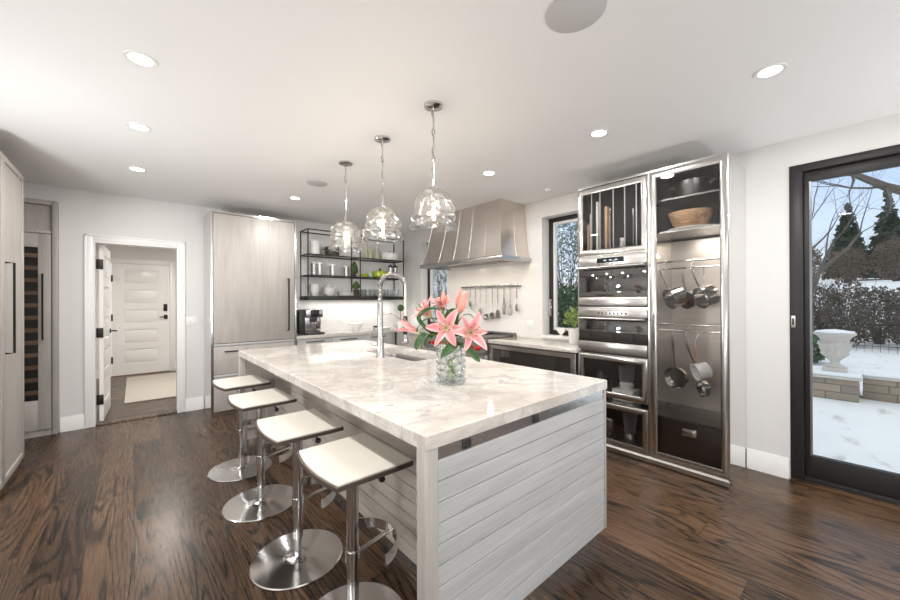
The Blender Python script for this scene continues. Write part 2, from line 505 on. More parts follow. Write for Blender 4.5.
def lamp(name, kind, loc, watts, color=(1, 1, 1), size=0.1, parent=None, rot=None):
    d = bpy.data.lights.new(name, kind)
    d.energy = watts; d.color = color
    if kind == 'AREA':
        d.shape = 'DISK'; d.size = size
    elif kind == 'POINT':
        d.shadow_soft_size = size
    o = bpy.data.objects.new(name, d)
    COL.objects.link(o)
    if parent:
        o.parent = parent
        o.location = Vector(loc) - ORG.get(parent.name, Vector((0, 0, 0)))
    else:
        o.location = loc
    if rot: o.rotation_euler = rot
    return o
# ------------------------------------------------------------------ the room
XL, XR, YF, YB, ZC = -1.40, 3.77, -3.2, 5.585, 2.583
def wall_mb(axis, p0, p1, u0, u1, z0, z1, holes):
    us = sorted({u0, u1, *[h[0] for h in holes], *[h[1] for h in holes]})
    zs = sorted({z0, z1, *[h[2] for h in holes], *[h[3] for h in holes]})
    mb = MB()
    for a, b in zip(us, us[1:]):
        # merge vertical runs
        run = None
        for c, d in zip(zs, zs[1:]):
            mu, mz = (a + b) / 2, (c + d) / 2
            if any(h[0] < mu < h[1] and h[2] < mz < h[3] for h in holes):
                if run: (mb.box(p0, a, run[0], p1, b, run[1]) if axis == 'x' else mb.box(a, p0, run[0], b, p1, run[1])); run = None
            else:
                run = (run[0], d) if run else (c, d)
        if run: (mb.box(p0, a, run[0], p1, b, run[1]) if axis == 'x' else mb.box(a, p0, run[0], b, p1, run[1]))
    return mb
SL = (-2.20, 0.386, 0.0, 2.378)      # sliding door opening
W1 = (1.90, 2.608, 0.943, 2.388)     # kitchen window beside the steel tower
W2 = (4.376, 5.091, 0.943, 2.38)     # kitchen window beyond the hood
struct('floor', B(XL - 0.2, YF - 0.2, -0.12, XR + 0.02, YB + 0.07, 0.0), 'oak_floor', 0)
struct('ceiling', B(XL - 0.2, YF - 0.2, ZC, XR + 0.25, YB + 0.12, ZC + 0.15), 'ceiling_paint', 0)
struct('wall_right', wall_mb('x', XR, XR + 0.25, YF, YB + 0.12, -0.1, ZC, [SL, W1, W2]), 'wall_paint', 0)
DO = (-0.338, 0.415, -0.2, 2.043)
struct('wall_back', wall_mb('y', YB, YB + 0.12, XL, XR, -0.1, ZC, [DO]), 'wall_paint', 0)
WL = (3.34, 3.84, 0.52, 1.87)
struct('wall_left', wall_mb('x', XL - 0.12, XL, YF, YB + 0.12, -0.1, ZC, [WL]), 'wall_paint', 0)
WF = (-0.9, 3.2, 0.25, 2.40)
struct('wall_front', wall_mb('y', YF - 0.15, YF, XL, XR, -0.1, ZC, [WF]), 'wall_paint', 0)

# tile behind the shelves and round the range
struct('trim_1', wall_mb('y', YB - 0.010, YB - 0.0005, 1.645, XR, 0.88, ZC, []), 'tile_back', 0)
struct('trim_2', wall_mb('x', XR - 0.010, XR - 0.0005, 1.84, YB - 0.0105, 0.88, ZC, [W1, W2]), 'tile_right', 0)

# baseboards
def base_prof(h=0.155, t=0.018):
    return [(0, 0), (t, 0), (t, h - 0.03), (t * 0.55, h - 0.012), (t * 0.5, h), (0, h)]
mb = MB()
for a, b in ((-0.588, -0.402), (0.483, 0.668)):
    mb.prism([(YB - y, z) for y, z in base_prof()], 'x', a, b)
struct('baseboard_back', mb, 'white_trim')
mb = MB().prism([(XR - x, z) for x, z in base_prof()], 'y', 0.395, 0.645)
mb.prism([(XR - x, z) for x, z in base_prof()], 'y', YF, -2.30)
struct('baseboard_right', mb, 'white_trim')
mb = MB().prism([(YF + y, z) for y, z in base_prof()], 'x', XL, XR)
struct('baseboard_front', mb, 'white_trim')
mb = MB().prism([(XL + x, z) for x, z in base_prof()], 'y', YF, 2.93)
struct('baseboard_left', mb, 'white_trim')

# doorway: casing and jambs
def casing(x0, x1, ztop, yw, w, t, sgn):
    mb = MB()
    for (a, b) in ((x0 - w, x0), (x1, x1 + w)):
        mb.box(a, yw, 0, b, yw + sgn * t, ztop + w, 0.004)
    mb.box(x0 - 0.0, yw, ztop, x1 + 0.0, yw + sgn * t, ztop + w, 0.004)
    for (a, b) in ((x0 - w, x0 - w + 0.018), (x1 + w - 0.018, x1 + w)):
        mb.box(a, yw + sgn * t, 0, b, yw + sgn * (t + 0.008), ztop + w, 0.003)
    mb.box(x0 - w, yw + sgn * t, ztop + w - 0.018, x1 + w, yw + sgn * (t + 0.008), ztop + w, 0.003)
    return mb
struct('trim_3', casing(-0.338, 0.415, 2.043, YB, 0.068, 0.016, -1), 'white_trim')
mb = MB()
mb.box(-0.338, YB - 0.014, 0, -0.322, YB + 0.14, 2.043); mb.box(0.399, YB - 0.014, 0, 0.415, YB + 0.14, 2.043); mb.box(-0.322, YB - 0.014, 2.027, 0.399, YB + 0.14, 2.043)
struct('trim_4', mb, 'white_trim')
struct('trim_5', B(-0.322, YB - 0.02, 0.0005, 0.399, YB + 0.13, 0.010, 0.003), 'oak_floor')

# back hall
HY = 9.05
struct('hall_floor', B(-1.0, YB + 0.07, -0.12, 1.6, HY + 0.1, 0.0), 'hall_floor', 0)
struct('hall_ceiling', B(-1.0, YB + 0.12, 2.45, 1.6, HY + 0.1, 2.58), 'ceiling_paint', 0)
DH = (-0.315, 0.530, -0.2, 2.085)
struct('wall_hall_back', wall_mb('y', HY, HY + 0.1, -1.0, 1.6, -0.1, 2.45, [DH]), 'hall_paint', 0)
struct('wall_hall_left', B(-1.0, YB + 0.12, 0, -0.9, HY, 2.45), 'hall_paint', 0)
struct('wall_hall_right', B(1.5, YB + 0.12, 0, 1.6, HY, 2.45), 'hall_paint', 0)
struct('trim_6', casing(-0.315, 0.530, 2.085, HY, 0.085, 0.018, -1), 'white_trim')
mb = MB().prism([(HY - y, z) for y, z in base_prof()], 'x', 0.616, 1.5)
mb.prism([(HY - y, z) for y, z in base_prof()], 'x', -0.9, -0.401)
struct('baseboard_hall', mb, 'white_trim')
# exterior door at the end of the hall: five flat panels
def panel_door(name, x0, x1, z0, z1, y, th, n, stile, mat='white_trim'):
    mb = MB()
    mb.box(x0, y, z0, x0 + stile, y + th, z1); mb.box(x1 - stile, y, z0, x1, y + th, z1)
    rail = 0.105; bot = 0.20
    H = (z1 - z0 - rail - bot - (n - 1) * rail) / n
    z = z0
    mb.box(x0 + stile, y, z0, x1 - stile, y + th, z0 + bot); z = z0 + bot
    for i in range(n):
        # recessed panel with a raised field
        a, b, c, d = x0 + stile, x1 - stile, z, z + H
        mb.box(a, y + 0.016, c, b, y + th - 0.016, d)
        mb.box(a + 0.024, y + 0.006, c + 0.024, b - 0.024, y + th - 0.006, d - 0.024, 0.004)
        z = d
        mb.box(a, y, z, b, y + th, z + rail); z += rail
    return mb
d1 = struct('door_1', panel_door('door_1', -0.305, 0.520, 0.012, 2.078, HY + 0.012, 0.045, 5, 0.155), 'white_trim')
B(0.437, HY - 0.012, 1.185, 0.497, HY + 0.011, 1.325, 0.008).build('keypad_lock', 'bronze', d1)
h = B(0.440, HY - 0.006, 1.035, 0.500, HY + 0.011, 1.115, 0.004).build('lock_plate', 'bronze', d1)
MB().tube([(0.470, HY - 0.01, 1.075), (0.470, HY - 0.05, 1.075), (0.455, HY - 0.055, 1.075), (0.375, HY - 0.055, 1.072)], 0.010, 10).build('door_lever', 'bronze', d1)
for z in (0.30, 1.08, 1.80):
    B(-0.318, HY - 0.008, z - 0.06, -0.290, HY + 0.014, z + 0.06, 0.002).build('hinge', 'bronze', d1)
struct('trim_7', B(-0.315, HY - 0.03, 0.0005, 0.530, HY + 0.05, 0.012, 0.003), 'walnut')
# interior door leaf folded back into the hall
d2mb = panel_door('door_2', 0, 0.72, 0.012, 2.020, 0, 0.036, 5, 0.11)
d2mb.xf(Matrix.Translation((-0.262, YB + 0.146, 0)) @ Matrix.Rotation(R(87.5), 4, 'Z'))
d2 = struct('door_2', d2mb, 'white_trim')
for z in (0.26, 1.02, 1.80):
    B(-0.3215, YB + 0.130, z - 0.055, -0.263, YB + 0.1455, z + 0.055, 0.002).build('hinge', 'bronze', d2)
lv = MB().tube([(-0.234, 6.37, 1.0), (-0.180, 6.37, 1.0), (-0.173, 6.355, 1.0), (-0.170, 6.26, 1.0)], 0.010, 10)
lv.cyl((-0.234, 6.37, 1.0), (-0.222, 6.37, 1.0), 0.030, 16)
lv.build('door_lever', 'bronze', d2)

# ---- windows in the right wall
def window(name, y0, y1, z0, z1):
    x = XR + 0.135
    fr = MB(); t = 0.055
    for a in ((y0, y0 + t, z0, z1), (y1 - t, y1, z0, z1), (y0 + t, y1 - t, z0, z0 + t), (y0 + t, y1 - t, z1 - t, z1)):
        fr.box(x, a[0], a[2], x + 0.07, a[1], a[3], 0.003)
    o = struct(name, fr, 'slider_frame')
    s = MB(); t2 = 0.030; t += 0.004
    for a in ((y0 + t, y0 + t + t2, z0 + t, z1 - t), (y1 - t - t2, y1 - t, z0 + t, z1 - t), (y0 + t + t2, y1 - t - t2, z0 + t, z0 + t + t2), (y0 + t + t2, y1 - t - t2, z1 - t - t2, z1 - t)):
        s.box(x + 0.012, a[0], a[2], x + 0.055, a[1], a[3], 0.003)
    s.build('sash', 'white_trim', o)
    B(x + 0.030, y0 + t + t2, z0 + t + t2, x + 0.036, y1 - t - t2, z1 - t - t2).build('glass', 'pane', o, 0)
    hm = MB().tube([(x - 0.004, y1 - 0.03, 1.20), (x - 0.03, y1 - 0.03, 1.22), (x - 0.03, y1 - 0.03, 1.36)], 0.008, 8)
    hm.box(x - 0.008, y1 - 0.042, 1.17, x + 0.001, y1 - 0.018, 1.38, 0.003)
    hm.build('window_handle', 'satin_chrome', o)
    return o
window('window_1', *W1)
window('window_2', *W2)
for k, w in enumerate((W1, W2)):   # white reveals and sill
    mb = MB(); t = 0.008
    mb.box(XR - 0.012, w[1] - t, w[2], XR + 0.135, w[1], w[3]); mb.box(XR - 0.012, w[0], w[2], XR + 0.135, w[0] + t, w[3])
    mb.box(XR - 0.012, w[0] + t, w[3] - t, XR + 0.135, w[1] - t, w[3])
    mb.box(XR - 0.025, w[0], w[2] - 0.03, XR + 0.135, w[1], w[2] + 0.002, 0.003)
    struct('trim_%d' % (8 + k), mb, 'white_trim')
# window in the left wall, with a white frame
mb = MB()
y0, y1, z0, z1 = WL
for a in ((y0, y0 + .05, z0, z1), (y1 - .05, y1, z0, z1), (y0, y1, z0, z0 + .05), (y0, y1, z1 - .05, z1), ((y0 + y1) / 2 - .02, (y0 + y1) / 2 + .02, z0, z1)):
    mb.box(XL - 0.09, a[0], a[2], XL - 0.03, a[1], a[3])
w3 = struct('window_3', mb, 'white_trim')
B(XL - 0.062, y0 + .05, z0 + .05, XL - 0.058, y1 - .05, z1 - .05).build('glass', 'pane', w3, 0)
# wide window behind the camera
x0, x1, z0, z1 = WF
mb = MB()
for k in range(5):
    xx = x0 + (x1 - x0) * k / 4
    mb.box(xx - 0.04, YF - 0.10, z0, xx + 0.04, YF - 0.03, z1)
mb.box(x0, YF - 0.10, z0, x1, YF - 0.03, z0 + 0.06); mb.box(x0, YF - 0.10, z1 - 0.06, x1, YF - 0.03, z1)
w4 = struct('window_4', mb, 'white_trim')
B(x0, YF - 0.068, z0, x1, YF - 0.062, z1).build('glass', 'pane', w4, 0)

# ---- sliding glass door
y0, y1, z0, z1 = SL
mb = MB(); t = 0.074
mb.box(XR - 0.006, y1 - t, z0, XR + 0.16, y1, z1, 0.003); mb.box(XR - 0.006, y0, z0, XR + 0.16, y0 + t, z1, 0.003)
mb.box(XR - 0.006, y0 + t, z1 - 0.055, XR + 0.16, y1 - t, z1, 0.003); mb.box(XR + 0.012, y0 + t, -0.02, XR + 0.16, y1 - t, 0.045, 0.003)
d3 = struct('door_3', mb, 'slider_frame')
def sash(ya, yb, x, nm):
    s = MB(); st = 0.030
    s.box(x, yb - st, 0.048, x + 0.045, yb, z1 - 0.057, 0.002); s.box(x, ya, 0.048, x + 0.045, ya + st, z1 - 0.057, 0.002)
    s.box(x, ya + st, 0.048, x + 0.045, yb - st, 0.205, 0.002); s.box(x, ya + st, z1 - 0.13, x + 0.045, yb - st, z1 - 0.057, 0.002)
    q = s.build(nm, 'slider_frame', d3)
    bd = MB()
    bd.box(x + 0.004, yb - st - 0.012, 0.205, x + 0.03, yb - st, z1 - 0.13); bd.box(x + 0.004, ya + st, 0.205, x + 0.03, ya + st + 0.012, z1 - 0.13)
    bd.build('glazing_bead', 'bead_grey', q)
    B(x + 0.018, ya + st + 0.012, 0.205, x + 0.024, yb - st - 0.016, z1 - 0.13).build('glass', 'pane', q, 0)
sash(-0.92, y1 - t - 0.002, XR + 0.03, 'sliding_sash')
sash(y0 + t + 0.002, -0.89, XR + 0.09, 'fixed_sash')
hd = B(XR - 0.011, 0.355, 1.155, XR - 0.005, 0.378, 1.245, 0.003).build('flush_pull', 'nickel', d3)
B(XR - 0.013, 0.361, 1.175, XR - 0.0105, 0.372, 1.225).build('pull_recess', 'black_metal', hd)
struct('trim_10', B(XR - 0.06, y0, 0.0005, XR + 0.011, y1, 0.014, 0.004), 'oak_floor')

# switches and outlets on the walls
def plate(name, label, c, axis, w, h, n, mat='white_plastic', cat='switch'):
    x, y, z = c
    if axis == 'y':
        t = thing(name, label, cat, (x, y, z))
        B(x - w / 2, y - 0.007, z - h / 2, x + w / 2, y, z + h / 2, 0.002).build('cover_plate', mat, t)
        for i in range(n):
            cx = x + (i - (n - 1) / 2) * 0.046
            B(cx - 0.016, y - 0.011, z - 0.033, cx + 0.016, y - 0.006, z + 0.033, 0.002).build('rocker' if cat == 'switch' else 'socket_face', mat, t)
    else:
        t = thing(name, label, cat, (x, y, z))
        B(x - 0.007, y - w / 2, z - h / 2, x, y + w / 2, z + h / 2, 0.002).build('cover_plate', mat, t)
        for i in range(n):
            cy = y + (i - (n - 1) / 2) * 0.046
            B(x - 0.011, cy - 0.016, z - 0.033, x - 0.006, cy + 0.016, z + 0.033, 0.002).build('rocker' if cat == 'switch' else 'socket_face', mat, t)
    return t
plate('light_switch', 'white double rocker light switch on the wall between doorway and fridge', (0.546, YB, 1.125), 'y', 0.118, 0.115, 2)
plate('wall_outlet', 'white double outlet plate under the utensil rail beside the window', (XR - 0.0105, 2.778, 1.062), 'x', 0.110, 0.112, 2, cat='outlet')
plate('wall_outlet', 'small white outlet plate on the tiled backsplash beside the white bowl', (2.50, YB - 0.0105, 1.08), 'y', 0.072, 0.115, 1, cat='outlet')

# ---- ceiling fixtures
def can(x, y, label):
    t = thing('recessed_light', label, 'ceiling light', (x, y, ZC), 'recessed ceiling lights')
    MB().lathe([(0.050, -0.0005), (0.050, -0.004), (0.066, -0.005), (0.070, -0.002), (0.070, -0.0005)], (x, y, ZC), 32, closed=True).build('trim_ring', 'white_plastic', t)
    MB().lathe([(0, -0.003), (0.0495, -0.003), (0.0495, -0.0005), (0, -0.0005)], (x, y, ZC), 32).build('lens', 'can_glow', t)
    lamp('downlight', 'AREA', (x, y, ZC - 0.008), CAN_W, (1.0, 0.985, 0.965), 0.11, t)
can(0.029, 2.377, 'largest of three round ceiling lights in the row at left')
can(0.029, 3.312, 'middle round ceiling light of the row of three at left')
can(0.026, 4.373, 'round ceiling light at left nearest the wine cabinet wall')
can(2.552, 0.333, 'round ceiling light at right nearest the sliding glass door')
can(2.552, 1.274, 'round ceiling light in front of the steel appliance tower')
can(2.553, 2.358, 'round ceiling light between near pendant and steel range hood')
can(1.431, 4.411, 'small round ceiling light in front of the tall pantry and shelves')
for (x, y) in ((0.03, 1.3), (0.03, 0.2), (0.03, -1.0), (2.55, -1.0), (1.3, -1.0), (0.03, -2.2), (2.55, -2.2)):
    can(x, y, 'round ceiling light in the part of the room behind the camera')
def spk(x, y, r, label):
    t = thing('ceiling_speaker', label, 'speaker', (x, y, ZC), 'ceiling speakers')
    MB().lathe([(0, -0.006), (r * 0.96, -0.006), (r * 0.99, -0.004), (r, -0.0005), (0, -0.0005)], (x, y, ZC), 40).build('grille', 'grey_mesh', t)
spk(1.40, 0.80, 0.122, 'large round grey speaker grille in the ceiling at the top edge')
spk(1.421, 3.705, 0.105, 'small round grey speaker grille in the ceiling left of far pendant')
MB().lathe([(0, -0.022), (0.030, -0.022), (0.038, -0.012), (0.040, -0.0005), (0, -0.0005)], (3.411, 2.281, ZC), 24).build('sensor', 'white_plastic')
tag(bpy.data.objects['sensor'], 'tiny white sensor on the ceiling between hood and steel tower', 'sensor')

def pendant(y, label, seed):
    x = 1.404
    t = thing('glass_pendant', label, 'pendant light', (x, y, ZC), 'glass pendants over the island')
    MB().lathe([(0, -0.022), (0.030, -0.022), (0.058, -0.012), (0.060, -0.0005), (0, -0.0005)], (x, y, ZC), 32).build('canopy', 'satin_chrome', t)
    st = MB().tube([(x, y, ZC - 0.02), (x, y, 2.075)], 0.0055, 10)
    cd = []
    for k in range(0, 30):
        z = ZC - 0.024 - k * (ZC - 0.024 - 2.07) / 29
        cd.append((x + 0.007 * math.cos(k * 0.9 + seed) - 0.004, y + 0.007 * math.sin(k * 0.9 + seed), z))
    s = st.build('stem', 'satin_chrome', t)
    MB().tube(cd, 0.0028, 8).build('cord', 'cord_grey', s)
    for z in (2.42, 2.25):
        MB().lathe([(0.0056, -0.010), (0.012, -0.010), (0.012, 0.010), (0.0056, 0.010)], (x, y, z), 16, closed=True).build('cord_clip', 'satin_chrome', s)
    MB().lathe([(0, 0.035), (0.014, 0.035), (0.018, 0.015), (0.018, -0.05), (0.013, -0.055), (0, -0.055)], (x, y, 2.045), 20).build('socket', 'satin_chrome', t)
    rnd = random.Random(seed)
    ph = [rnd.uniform(0, 6.28) for _ in range(9)]
    def wob(a, z, r):
        k = r / 0.14
        return k * (0.0055 * math.sin(2 * a + ph[0] + 9 * z) + 0.004 * math.sin(3 * a + ph[1] - 40 * z) + 0.0028 * math.sin(85 * z + ph[2] + 1.2 * math.sin(a + ph[3])) + 0.002 * math.sin(5 * a + ph[4] + 70 * z))
    prof = []
    for i in range(30):
        u = i / 29
        # bell: small top, shoulders, gently flaring skirt
        if u < 0.5:
            a_ = u / 0.5 * PI / 2
            r, z = 0.022 + 0.108 * math.sin(a_) ** 1.05, 2.066 - 0.120 * (1 - math.cos(a_))
        else:
            k_ = (u - 0.5) / 0.5
            r, z = 0.130 + 0.012 * k_ + 0.005 * math.sin(k_ * 15), 1.946 - 0.124 * k_
        prof.append((r, z))
    inner = [(max(0.012, r - 0.006), z - 0.002) for r, z in reversed(prof)]
    MB().lathe(prof + [(prof[-1][0] - 0.003, prof[-1][1] - 0.004)] + inner, (x, y, 0), 56, fn=wob, closed=True).build('lamp_shade', 'blown_glass', t, 60)
    b = MB().lathe([(0, -0.055), (0.012, -0.055), (0.014, -0.075), (0.019, -0.10), (0.020, -0.14), (0.016, -0.165), (0.008, -0.176), (0, -0.178)], (x, y, 2.045), 20).build('bulb', 'bulb_glass', t)
    MB().tube([(x + 0.006 * math.cos(k * 1.3), y + 0.006 * math.sin(k * 1.3), 1.975 - k * 0.005) for k in range(16)], 0.0022, 6).build('filament', 'filament', b)
    lamp('bulb_light', 'POINT', (x, y, 1.93), BULB_W, (1.0, 0.90, 0.77), 0.018, t)
pendant(1.762, 'nearest and largest of the three clear glass pendants, right of the others', 1)
pendant(2.373, 'middle of the three clear glass pendants over the island', 2)
pendant(3.0, 'farthest of the three glass pendants, in front of the open shelves', 3)
# ------------------------------------------------------------------ tall cabinets
def bar_handle(p0, p1, off, r=0.007):
    """square bar pull between p0 and p1 standing off by vector off"""
    p0, p1, off = Vector(p0), Vector(p1), Vector(off)
    m = MB()
    m.tube([p0, p0 + off, p1 + off, p1], r, 4)
    return m
# pantry on the left: end next to the wine cabinet
LX = -0.71
def left_unit(y0, y1, label, hy):
    t = thing('tall_cabinet', label, 'cabinet', (LX - 0.3, (y0 + y1) / 2, 0), 'tall cabinets at left')
    B(XL + 0.002, y0, 0.0, LX - 0.024, y1, 2.45).build('body', 'grey_wood', t)
    d = MB(); f = 0.045
    d.box(LX - 0.022, y0 + 0.003, 0.05, LX, y0 + f, 2.447, 0.003); d.box(LX - 0.022, y1 - f, 0.05, LX, y1 - 0.001, 2.447, 0.003)
    d.box(LX - 0.022, y0 + f, 0.05, LX, y1 - f, 0.05 + f, 0.003); d.box(LX - 0.022, y0 + f, 2.447 - f, LX, y1 - f, 2.447, 0.003)
    d.box(LX - 0.020, y0 + f, 0.09, LX - 0.010, y1 - f, 2.41)
    do = d.build('door', 'grey_wood', t)
    if hy: bar_handle((LX - 0.011, hy, 0.99), (LX - 0.011, hy, 1.666), (0.045, 0, 0)).build('handle', 'bronze', do)
    return t
left_unit(4.09, 4.75, 'tall grey wood cabinet at the left edge with long dark handle', 4.20)
left_unit(3.87, 4.088, 'narrow tall grey wood cabinet left of the long handled one', None)

# wine cabinet on the back wall
WY = 5.56
t = thing('wine_cabinet', 'tall grey wood wine cabinet with slatted glass door beside doorway', 'cabinet', (-0.9, WY, 0))
mb = MB()
mb.box(-0.640, WY - 0.035, 0.0, -0.592, YB - 0.002, 2.42, 0.010); mb.box(-1.25, WY - 0.035, 0.0, -1.205, YB - 0.002, 2.42, 0.010)
mb.box(-1.205, WY - 0.035, 2.372, -0.640, YB - 0.002, 2.42, 0.008)
mb.box(-1.205, WY - 0.03, 2.075, -0.640, YB - 0.002, 2.105, 0.003)
mb.box(-1.205, YB - 0.012, 2.105, -0.640, YB - 0.002, 2.372)
mb.box(-1.205, WY - 0.01, 0.0, -0.640, YB - 0.002, 0.065)
mb.build('body', 'grey_wood', t)
d = MB(); zz0, zz1 = 0.07, 2.07
d.box(-1.20, WY - 0.03, zz0, -1.11, WY - 0.008, zz1, 0.002); d.box(-0.735, WY - 0.03, zz0, -0.645, WY - 0.008, zz1, 0.002)
d.box(-1.11, WY - 0.03, zz0, -0.735, WY - 0.008, 0.37, 0.002); d.box(-1.11, WY - 0.03, 1.93, -0.735, WY - 0.008, zz1, 0.002)
do = d.build('door', 'grey_wood', t)
B(-1.112, WY - 0.020, 0.37, -0.733, WY - 0.016, 1.93).build('glass', 'cabinet_glass', do, 0)
bar_handle((-0.700, WY - 0.029, 0.99), (-0.700, WY - 0.029, 1.66), (0, -0.04, 0)).build('handle', 'bronze', do)
for k in range(12):
    z = 0.43 + k * 0.127
    B(-1.108, WY - 0.007, z, -0.737, WY + 0.010, z + 0.040).build('rack_slat', 'walnut', t)
B(-1.112, WY + 0.011, 0.37, -0.733, WY + 0.014, 1.93).build('back_panel', 'black_plastic', t)

# panelled refrigerator
FY = 5.02
t = thing('panelled_fridge', 'large grey wood fronted fridge in a polished steel surround', 'fridge', (1.16, 5.3, 0))
mb = MB()
mb.box(0.675, FY, 0.0, 0.697, YB - 0.002, 2.44); mb.box(1.621, FY, 0.0, 1.643, YB - 0.002, 2.44); mb.box(0.697, FY, 2.416, 1.621, YB - 0.002, 2.44)
mb.build('steel_surround', 'frame_steel', t)
B(0.698, FY + 0.02, 0.06, 1.620, YB - 0.03, 2.415).build('body', 'dark_interior', t)
B(0.698, FY + 0.012, 0.0, 1.620, FY + 0.05, 0.059).build('plinth', 'steel', t)
def framed(x0, x1, z0, z1, lip=0.02):
    m = MB()
    m.box(x0, FY - 0.004, z0, x1, FY + 0.018, z1, 0.003)
    return m
do = framed(0.702, 1.616, 0.872, 2.410).build('door', 'grey_wood', t)
bar_handle((1.532, FY - 0.003, 0.99), (1.532, FY - 0.003, 1.664), (0, -0.05, 0), 0.010).build('handle', 'bronze', do)
for z0, z1, hz in ((0.505, 0.835, 0.775), (0.070, 0.470, 0.430)):
    dr = framed(0.702, 1.616, z0, z1).build('drawer', 'grey_wood', t)
    bar_handle((0.818, FY - 0.003, hz), (1.50, FY - 0.003, hz), (0, -0.04, 0), 0.009).build('handle', 'bronze', dr)
    B(0.702, FY - 0.008, z1 + 0.004, 1.616, FY + 0.018, z1 + 0.030, 0.003).build('rail', 'grey_wood_x', t)

# ------------------------------------------------------------------ counter runs
CTZ = 0.90
CY, CX = 5.03, 3.20
def slab(mb, x0, y0, x1, y1, z0=CTZ - 0.042, z1=CTZ):
    mb.box(x0, y0, z0, x1, y1, z1, 0.004)
ct = MB()
poly = [(1.645, CY), (CX, CY), (CX, 4.215), (XR - 0.012, 4.215), (XR - 0.012, YB - 0.012), (1.645, YB - 0.012)]
ct.prism(poly, 'z', CTZ - 0.042, CTZ)
tag(ct.build('countertop', 'marble'), 'veined marble counter under the open shelves, turning the corner', 'countertop')
tag(B(CX, 1.842, CTZ - 0.042, XR - 0.012, 2.985, CTZ, 0.004).build('countertop', 'marble'), 'short marble counter between range and steel appliance tower', 'countertop')
mb = B(1.650, CY + 0.04, 0.10, CX + 0.02, YB - 0.02, CTZ - 0.043)
t = thing('base_cabinet', 'grey wood base cabinets along the back wall beside the fridge', 'cabinet', (2.4, 5.3, 0))
mb.build('body', 'grey_wood_x', t)
B(1.650, CY + 0.09, 0.0, CX + 0.02, YB - 0.02, 0.0995).build('toe_kick', 'steel', t)
xs = [1.655, 2.15, 2.645, 3.14]
for a, b in zip(xs, xs[1:]):
    for z0, z1 in ((0.62, 0.850), (0.36, 0.612), (0.11, 0.352)):
        dr = B(a + 0.003, CY + 0.016, z0, b - 0.003, CY + 0.039, z1, 0.002).build('drawer', 'grey_wood_x', t)
        bar_handle(((a + b) / 2 - 0.12, CY + 0.017, z1 - 0.04), ((a + b) / 2 + 0.12, CY + 0.017, z1 - 0.04), (0, -0.03, 0), 0.006).build('handle', 'bronze', dr)
t = thing('base_cabinet', 'grey wood corner base cabinet between back counter and range', 'cabinet', (3.5, 4.6, 0))
B(CX + 0.04, 4.225, 0.10, XR - 0.02, CY - 0.005, CTZ - 0.043).build('body', 'grey_wood_y', t)
B(CX + 0.09, 4.225, 0.0, XR - 0.02, CY - 0.005, 0.0995).build('toe_kick', 'steel', t)
dr = B(CX + 0.016, 4.23, 0.11, CX + 0.039, CY - 0.010, 0.850, 0.002).build('door', 'grey_wood_y', t)
bar_handle((CX + 0.017, 4.30, 0.60), (CX + 0.017, 4.30, 0.80), (-0.03, 0, 0), 0.006).build('handle', 'bronze', dr)

# ------------------------------------------------------------------ range
RY0, RY1 = 2.992, 4.208
t = thing('kitchen_range', 'wide stainless steel range with red knobs below the hood', 'stove', (3.48, 3.6, 0))
B(CX + 0.01, RY0, 0.12, XR - 0.02, RY1, 0.895, 0.004).build('body', 'steel', t)
MB().prism([(CX - 0.045, 0.735), (CX + 0.0095, 0.715), (CX + 0.0095, 0.90), (CX - 0.02, 0.90), (CX - 0.045, 0.885)], 'y', RY0, RY1).build('control_panel', 'steel', t)
for k in range(8):
    y = RY0 + 0.115 + k * 0.141
    kn = MB().lathe([(0, 0), (0.030, 0), (0.026, 0.030), (0.020, 0.034), (0, 0.034)], (CX - 0.046, y, 0.79), 20, Matrix.Rotation(R(-90), 3, 'Y'))
    kn.box(CX - 0.092, y - 0.004, 0.768, CX - 0.078, y + 0.004, 0.812, 0.002)
    kn.build('knob', 'red_knob', t)
B(CX + 0.04, RY0 + 0.03, 0.897, XR - 0.07, RY0 + 0.33, 0.912, 0.003).build('griddle', 'dark_steel', t)
for k in range(3):
    y = RY0 + 0.36 + k * 0.28
    gr = MB()
    for i in range(4):
        yy = y + 0.02 + i * 0.075
        gr.box(CX + 0.05, yy, 0.905, XR - 0.08, yy + 0.014, 0.925, 0.003)
    for xx in (CX + 0.05, CX + 0.27, XR - 0.10):
        gr.box(xx, y + 0.01, 0.896, xx + 0.016, y + 0.27, 0.912, 0.003)
    gr.build('grate', 'black_metal', t)
B(XR - 0.065, RY0, 0.896, XR - 0.021, RY1, 0.945, 0.004).build('back_riser', 'dark_steel', t)
for (a, b) in ((RY0 + 0.02, RY0 + 0.74), (RY0 + 0.76, RY1 - 0.02)):
    do = B(CX - 0.02, a, 0.17, CX + 0.009, b, 0.70, 0.006).build('oven_door', 'steel', t)
    MB().tube([(CX - 0.02, a + 0.06, 0.665), (CX - 0.06, a + 0.06, 0.665), (CX - 0.06, b - 0.06, 0.665), (CX - 0.02, b - 0.06, 0.665)], 0.012, 10).build('handle', 'chrome', do)
    B(CX - 0.022, a + 0.10, 0.30, CX - 0.0195, b - 0.10, 0.58).build('oven_window', 'oven_glass', do)
B(CX + 0.06, RY0, 0.0, XR - 0.02, RY1, 0.119).build('plinth', 'dark_steel', t)

